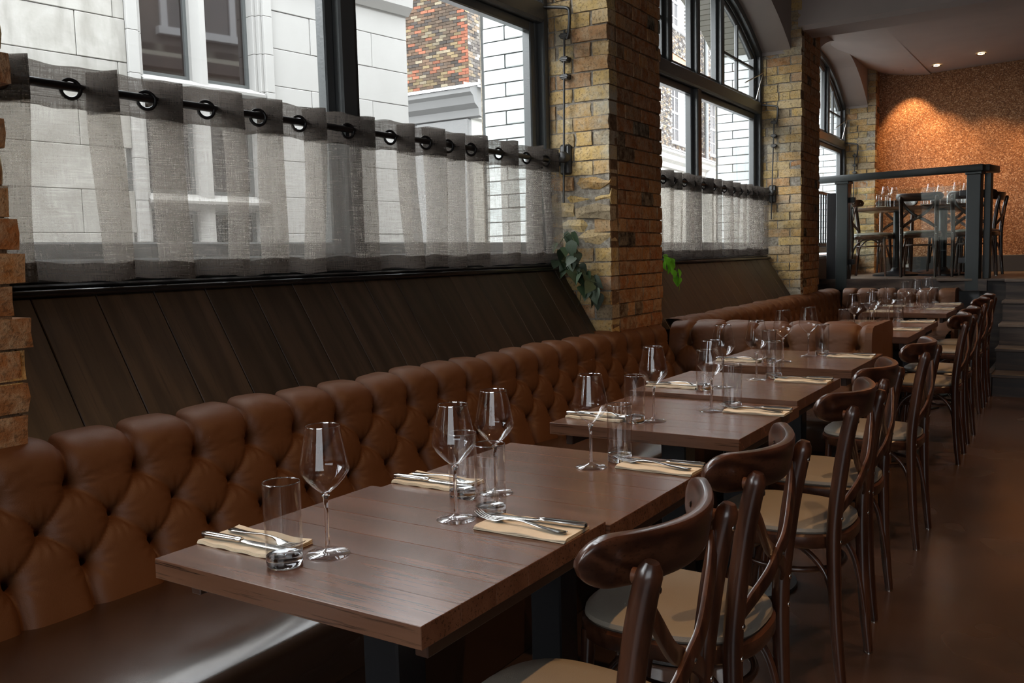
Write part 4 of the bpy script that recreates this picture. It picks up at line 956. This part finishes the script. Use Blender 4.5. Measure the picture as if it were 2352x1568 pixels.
# per table: wine, tumbler, napkin centres for banquette side (L) and aisle side (R)
SET = {
 0: {'L': ((-1.136, 1.130), (-1.161, 1.051), (-1.300, 1.106)), 'R': ((-1.060, 1.412), (-1.015, 1.470), (-.893, 1.426))},
 1: {'L': ((-1.117, 1.640), (-1.155, 1.568), (-1.290, 1.650)), 'R': ((-1.042, 1.954), (-1.008, 2.047), (-.885, 2.02))},
 2: {'L': None, 'R': None}, 3: {'L': None, 'R': None}, 4: {'L': None, 'R': None}}
def default_setting(i):
    x0, x1, y0, y1, zt = TAB[i]; cx, cy = (x0+x1)/2, (y0+y1)/2
    return {'L': ((cx-.02, y0+.20), (cx-.06, y0+.12), (x0+.115, y0+.16)), 'R': ((cx+.03, y0+.44), (cx+.075, y0+.515), (x1-.105, y0+.47))}
PIX = {2: {'L': ((-1.142, 2.56), (-1.185, 2.515), (-1.32, 2.54)), 'R': ((-1.045, 2.80), (-1.0, 2.875), (-.905, 2.84))}}
for i in range(9):
    st = SET.get(i); st = st if st and st['L'] else PIX.get(i) or default_setting(i)
    zt = TAB[i][4]
    for sd in ('L', 'R'):
        wn, tu, na = st[sd]; where = 'on the %s of the %s table' % (SIDE[sd], ORD[i])
        place('wine', make_wine, (*wn, zt), random.uniform(0, 6), 'empty tapered wine glass '+where)
        place('tumbler', make_tumbler, (*tu, zt), random.uniform(0, 6), 'empty straight tumbler '+where)
        j = random.gauss(0, .02); f = 0 if sd == 'R' else PI
        place('napkin', make_napkin, (*na, zt+.0004), f+j, 'folded kraft paper napkin '+where)
        cs, sn = math.cos(f+j), math.sin(f+j)
        def off(dx, dy): return (na[0]+cs*dx-sn*dy, na[1]+sn*dx+cs*dy, zt+.0068)
        place('knife', make_knife, off(.0, .024), f+j+.06, 'steel table knife '+where)
        place('fork', make_fork, off(-.012, -.010), f+j-.10, 'steel table fork '+where)
# ------------------------------------------------------------------ raised area: balustrade, guard rail, furniture
def edge(t, dy=0.0):                                           # point along the platform edge, t = x
    return (t, 9.93+(t+2.75)*(-.33/1.89)+.05+dy)
gb = thing('glass_balustrade', 'dark green-grey balustrade with a clear glass panel on the platform edge', 'balustrade')
ea = math.atan2(-.33, 1.89)
for x in (-2.235, -.985):
    px, py = edge(x); p = obj('post', boxm(-.062, .062, -.05, .05, PZ-.115, 1.945, .004), M['rail_paint'], gb, loc=(px, py, 0), rz=ea)
    obj('post_cap', boxm(-.075, .075, -.062, .062, 1.935, 1.962, .006), M['rail_paint'], p)
px, py = edge(-.985); obj('return_post', boxm(.075, .135, .02, .09, PZ, 1.945, .004), M['rail_paint'], gb, loc=(px, py, 0), rz=ea)
a, b = edge(-2.60), edge(-.905); L = math.hypot(b[0]-a[0], b[1]-a[1])
obj('handrail', boxm(0, L, -.065, .065, 1.962, 2.028, .008, 2), M['rail_paint'], gb, loc=(a[0], a[1], 0), rz=ea)
px, py = edge(-.93); obj('handrail_return', boxm(-.065, .065, 0, .35, 1.962, 2.028, .008, 2), M['rail_paint'], gb, loc=(px, py+.03, 0), rz=ea)
a, b = edge(-2.165), edge(-1.055); L = math.hypot(b[0]-a[0], b[1]-a[1])
k = NT('clear safety glass'); lw = k.n('ShaderNodeLayerWeight', {'Blend': .5}).outputs['Facing']
g_ = k.n('ShaderNodeBsdfGlossy', {'Color': (1, 1, 1, 1), 'Roughness': .0}).outputs[0]; t_ = k.n('ShaderNodeBsdfTransparent', {'Color': (.90, .94, .92, 1)}).outputs[0]
k.t.links.new(k.n('ShaderNodeMixShader', {0: k.math('ADD', .05, k.math('MULTIPLY', k.math('POWER', lw, 4.0), .7)), 1: t_, 2: g_}).outputs[0], k.o.inputs[0]); M['safety'] = k.m
obj('glass_panel', boxm(0, L, -.005, .005, 1.045, 1.845), M['safety'], gb, loc=(a[0], a[1], 0), rz=ea)
for t in (0.0, L-.03):
    for z in (1.10, 1.74): obj('glass_clamp', boxm(t-.03, t+.05, -.02, .02, z, z+.055, .004), M['black_metal'], gb, loc=(a[0], a[1], 0), rz=ea)
# black bar guard in front of the third window
gr = thing('window_guard', 'black iron bar guard rail in front of the raised area window', 'guard rail', WLOC, WROT)
g0, g1 = 5.75, 7.55
for z in (1.30, 1.86): obj('guard_rail', boxm(-.27, -.235, g0, g1, z, z+.03, .003), M['black_metal'], gr)
for q in range(16):
    y = g0+.03+q*(g1-g0-.06)/15; obj('bar', tube([(-.2525, y, 1.30), (-.2525, y, 1.88)], .009, 8), M['black_metal'], gr)
for y in (g0+.02, g1-.02): obj('foot', tube([(-.2525, y, 1.19), (-.2525, y, 1.31)], .012, 8), M['black_metal'], gr)
gp = thing('guard_post', 'black steel guard post by the brick pier on the platform', 'post', (-2.36, 9.93, 0))
obj('post', boxm(-.05, .05, -.03, .03, PZ-.02, 1.85, .004), M['black_metal'], gp); obj('top_bar', boxm(-.05, .055, -.012, .012, 1.80, 1.83, .003), M['black_metal'], gp); obj('lower_bar', boxm(-.05, .055, -.012, .012, 1.01, 1.03, .003), M['black_metal'], gp)
lg = wl(box('trim_7', -.40, -.20, 4.71, 7.68, 1.165, 1.195, M['lead'], bev=.005)); struct(lg, 'pale ledge of the raised area window')
bx = wl(box('trim_8', -.40, -.215, 4.71, 7.68, .95, 1.165, M['brown_box'])); struct(bx, 'brown boxed panel under the raised area window')
# socket
sk = thing('wall_socket', 'white double socket on the grey skirting by the brick pier', 'socket', (-2.02, YB-.02, 1.01))
obj('plate', boxm(-.075, .075, -.03, .0, 0, .15, .006), M['socket'], sk); 
for x in (-.035, .035): obj('outlet', boxm(x-.022, x+.022, -.033, -.029, .04, .11, .003), M['mortar'], sk)
def plat_table(name, label, cx, cy, w, l, zt):
    t = thing(name, label, 'table', (cx, cy, PZ)); n = 5; pw = l/n
    for q in range(n): me = boxm(-w/2, w/2, -pw/2+.0004, pw/2-.0004, -.04, 0, .0025, 2); o = obj('plank', me, M['table'], t, loc=(0, -l/2+pw*(q+.5), zt))
    for x in ((-w*.2, w*.2) if w > .9 else (0,)):
        obj('column', lathe([(.0001, .02), (.042, .02), (.042, zt-.05), (.10, zt-.04), (.0001, zt-.04)], 20), M['black_metal'], t, loc=(x, 0, 0))
        obj('base', lathe([(.0001, .0), (.25, .0), (.25, .02), (.22, .03), (.07, .055), (.05, .09), (.0001, .09)], 32), M['black_metal'], t, loc=(x, 0, 0))
    return t
plat_table('dining_table', 'long table on the raised area right behind the glass balustrade', -1.64, 10.84, 1.16, .70, .755)
plat_table('dining_table', 'square table on the raised area against the cork wall', -1.56, 11.78, .70, .62, .755)
PC = [(-1.55, 10.16, -PI/2+.05, 'with its back to the glass balustrade'), (-2.33, 10.78, PI, 'between the long platform table and the window guard'), (-.86, 10.86, -.12, 'at the aisle end of the long platform table'),
      (-1.98, 11.42, PI/2+.1, 'tucked behind the long platform table near the brick pier'), (-1.38, 11.45, PI/2-.1, 'tucked behind the long platform table before the cork wall'), (-1.07, 10.17, -PI/2-.1, 'beside the balustrade end post on the platform')]
for x, y, a, w_ in PC: dup(C0, (x, y, PZ), a, 'dark bentwood chair '+w_, 'bentwood chairs on the raised area')
zt = PZ+.755
for q, (x, y) in enumerate([(-1.98, 10.72), (-1.93, 10.95), (-1.52, 10.70), (-1.46, 10.98), (-1.26, 10.68), (-1.20, 10.94)]):
    nm = ['window', 'window', 'middle', 'middle', 'aisle', 'aisle'][q]+' end of the long platform table, '+['front', 'rear'][q % 2]
    nm = nm.replace('middle end', 'middle part')
    dup(PROTO['wine'], (x, y, zt), 0.3*q, 'wine glass at the '+nm, 'wine glasses on the raised area')
    dup(PROTO['tumbler'], (x-.07, y+.02, zt), 0, 'tumbler at the '+nm, 'tumblers on the raised area')
    if q % 2 == 0: dup(PROTO['napkin'], (x+.0, y-.17 if q != 99 else y, zt+.0004), PI/2, 'paper napkin at the '+nm, 'napkins on the raised area')
for q, x in enumerate((-1.72, -1.5)): dup(PROTO['tumbler'], (x, 11.75, zt), 0, 'tumbler on the square platform table, '+['window', 'aisle'][q]+' side', 'tumblers on the raised area')
# ------------------------------------------------------------------ recessed downlights
def downlight(x, y, z, label, power, aim=None, spot=1.2, blend=.6):
    t = thing('downlight', label, 'downlight', (x, y, z), group='recessed ceiling downlights')
    obj('trim_ring', lathe([(.033, -.002), (.048, -.006), (.052, 0), (.050, .004), (.033, .004)], 28), M['steel'], t)
    obj('lens', lathe([(.0001, -.001), (.033, -.001), (.033, .01), (.0001, .01)], 28), M['glow'], t)
    d = bpy.data.lights.new('spot', 'SPOT'); d.energy = power; d.color = WARM; d.spot_size = spot; d.spot_blend = blend; d.shadow_soft_size = .03
    o = bpy.data.objects.new('downlight_beam', d); link(o, t); o.location = (0, 0, -.012)
    tgt = Vector(aim if aim else (x, y, 0)); v = tgt-Vector((x, y, z)); o.rotation_euler = v.to_track_quat('-Z', 'Y').to_euler()
    return t
downlight(-1.95, 11.78, 3.372, 'small downlight over the cork wall corner by the window', 75, (-1.95, 12.25, 2.5), 1.1)
downlight(-1.62, 11.70, 3.352, 'lit downlight in the middle of the cork wall ceiling', 45, (-1.62, 12.25, 1.7), 1.1)
downlight(-1.13, 11.40, 3.366, 'brightest lit downlight over the cork wall', 45, (-1.13, 12.2, 1.4), 1.2)
downlight(-.45, 11.45, 3.385, 'lit downlight at the open end of the cork wall', 40, (-.45, 12.2, 1.4), 1.2)
for q, (x, y) in enumerate([(.25, .9), (.25, 2.6), (.25, 4.3), (.2, 6.2), (.2, 7.7)]):
    downlight(x, y, 3.748, ['first', 'second', 'third', 'fourth', 'fifth'][q]+' downlight over the aisle', 66, (x-1.1, y, .3), 1.3, .8)
# ------------------------------------------------------------------ trailing plants on the window ledges
def leaf_mesh(L, W, mat):
    n = 7; V = []; F = []
    for i in range(n):
        t = i/(n-1); w_ = W*math.sin(PI*min(1, t**.62*.98+.02))*(1-.15*t); x = L*t; zz = -.25*L*t*t
        V += [(x, -w_, zz+.10*w_), (x, 0, zz-.0), (x, w_, zz+.10*w_)]
    for i in range(n-1):
        a = i*3; F += [(a, a+3, a+4, a+1), (a+1, a+4, a+5, a+2)]
    me = mesh(V, F, True); me.materials.append(mat); return me
def plant(name, label, root, pts, mat, seedv, size=(.065, .105)):
    t = thing(name, label, 'plant', root); r = np.random.default_rng(seedv); mm = [leaf_mesh(1, .42, mat), leaf_mesh(1, .36, mat)]
    for pth in pts: obj('stem', tube(catmull(pth, 6), .0022, 6), M['stem'], t)
    for pth in pts:
        c = catmull(pth, 6)
        for q in range(1, len(c), 2):
            o = bpy.data.objects.new('leaf', mm[int(r.integers(2))]); link(o, t); o.location = tuple(c[q]+r.normal(0, .014 if mat is M['leaf'] else .008, 3)); s = r.uniform(*size); o.scale = (s, s, s)
            o.rotation_euler = (r.normal(0, .45), r.uniform(.5, 1.5), r.uniform(-2.0, .6))
    return t
rx, ry, rz_ = w2w(-.24, -.07, 1.225)
plant('trailing_plant', 'dark trailing plant with silvery leaves hanging beside the brick pier', (rx, ry, rz_), [
    [(-.04, 0, .10), (.02, -.01, .16), (.06, -.02, .14), (.09, -.03, .05)], [(-.03, .01, .04), (.04, -.02, .08), (.09, -.03, .0), (.12, -.03, -.08)],
    [(-.02, 0, 0), (.06, -.02, .02), (.12, -.03, -.05), (.165, -.03, -.13), (.19, -.035, -.17)], [(-.02, -.02, .02), (.05, -.04, .0), (.10, -.05, -.06), (.14, -.05, -.14)], [(0, .01, .02), (.07, 0, -.01), (.14, -.02, -.08), (.20, -.03, -.10)]], M['leaf'], 5)
rx, ry, rz_ = w2w(-.24, 1.16, 1.225)
plant('trailing_plant', 'bright lime trailing plant peeping out behind the brick pier', (rx, ry, rz_), [[(0, 0, .03), (.09, .02, .02), (.14, .03, -.04), (.15, .04, -.12)], [(0, 0, .01), (.08, .05, -.02), (.13, .06, -.08), (.14, .06, -.16)]], M['leaf_lime'], 8, (.055, .08))
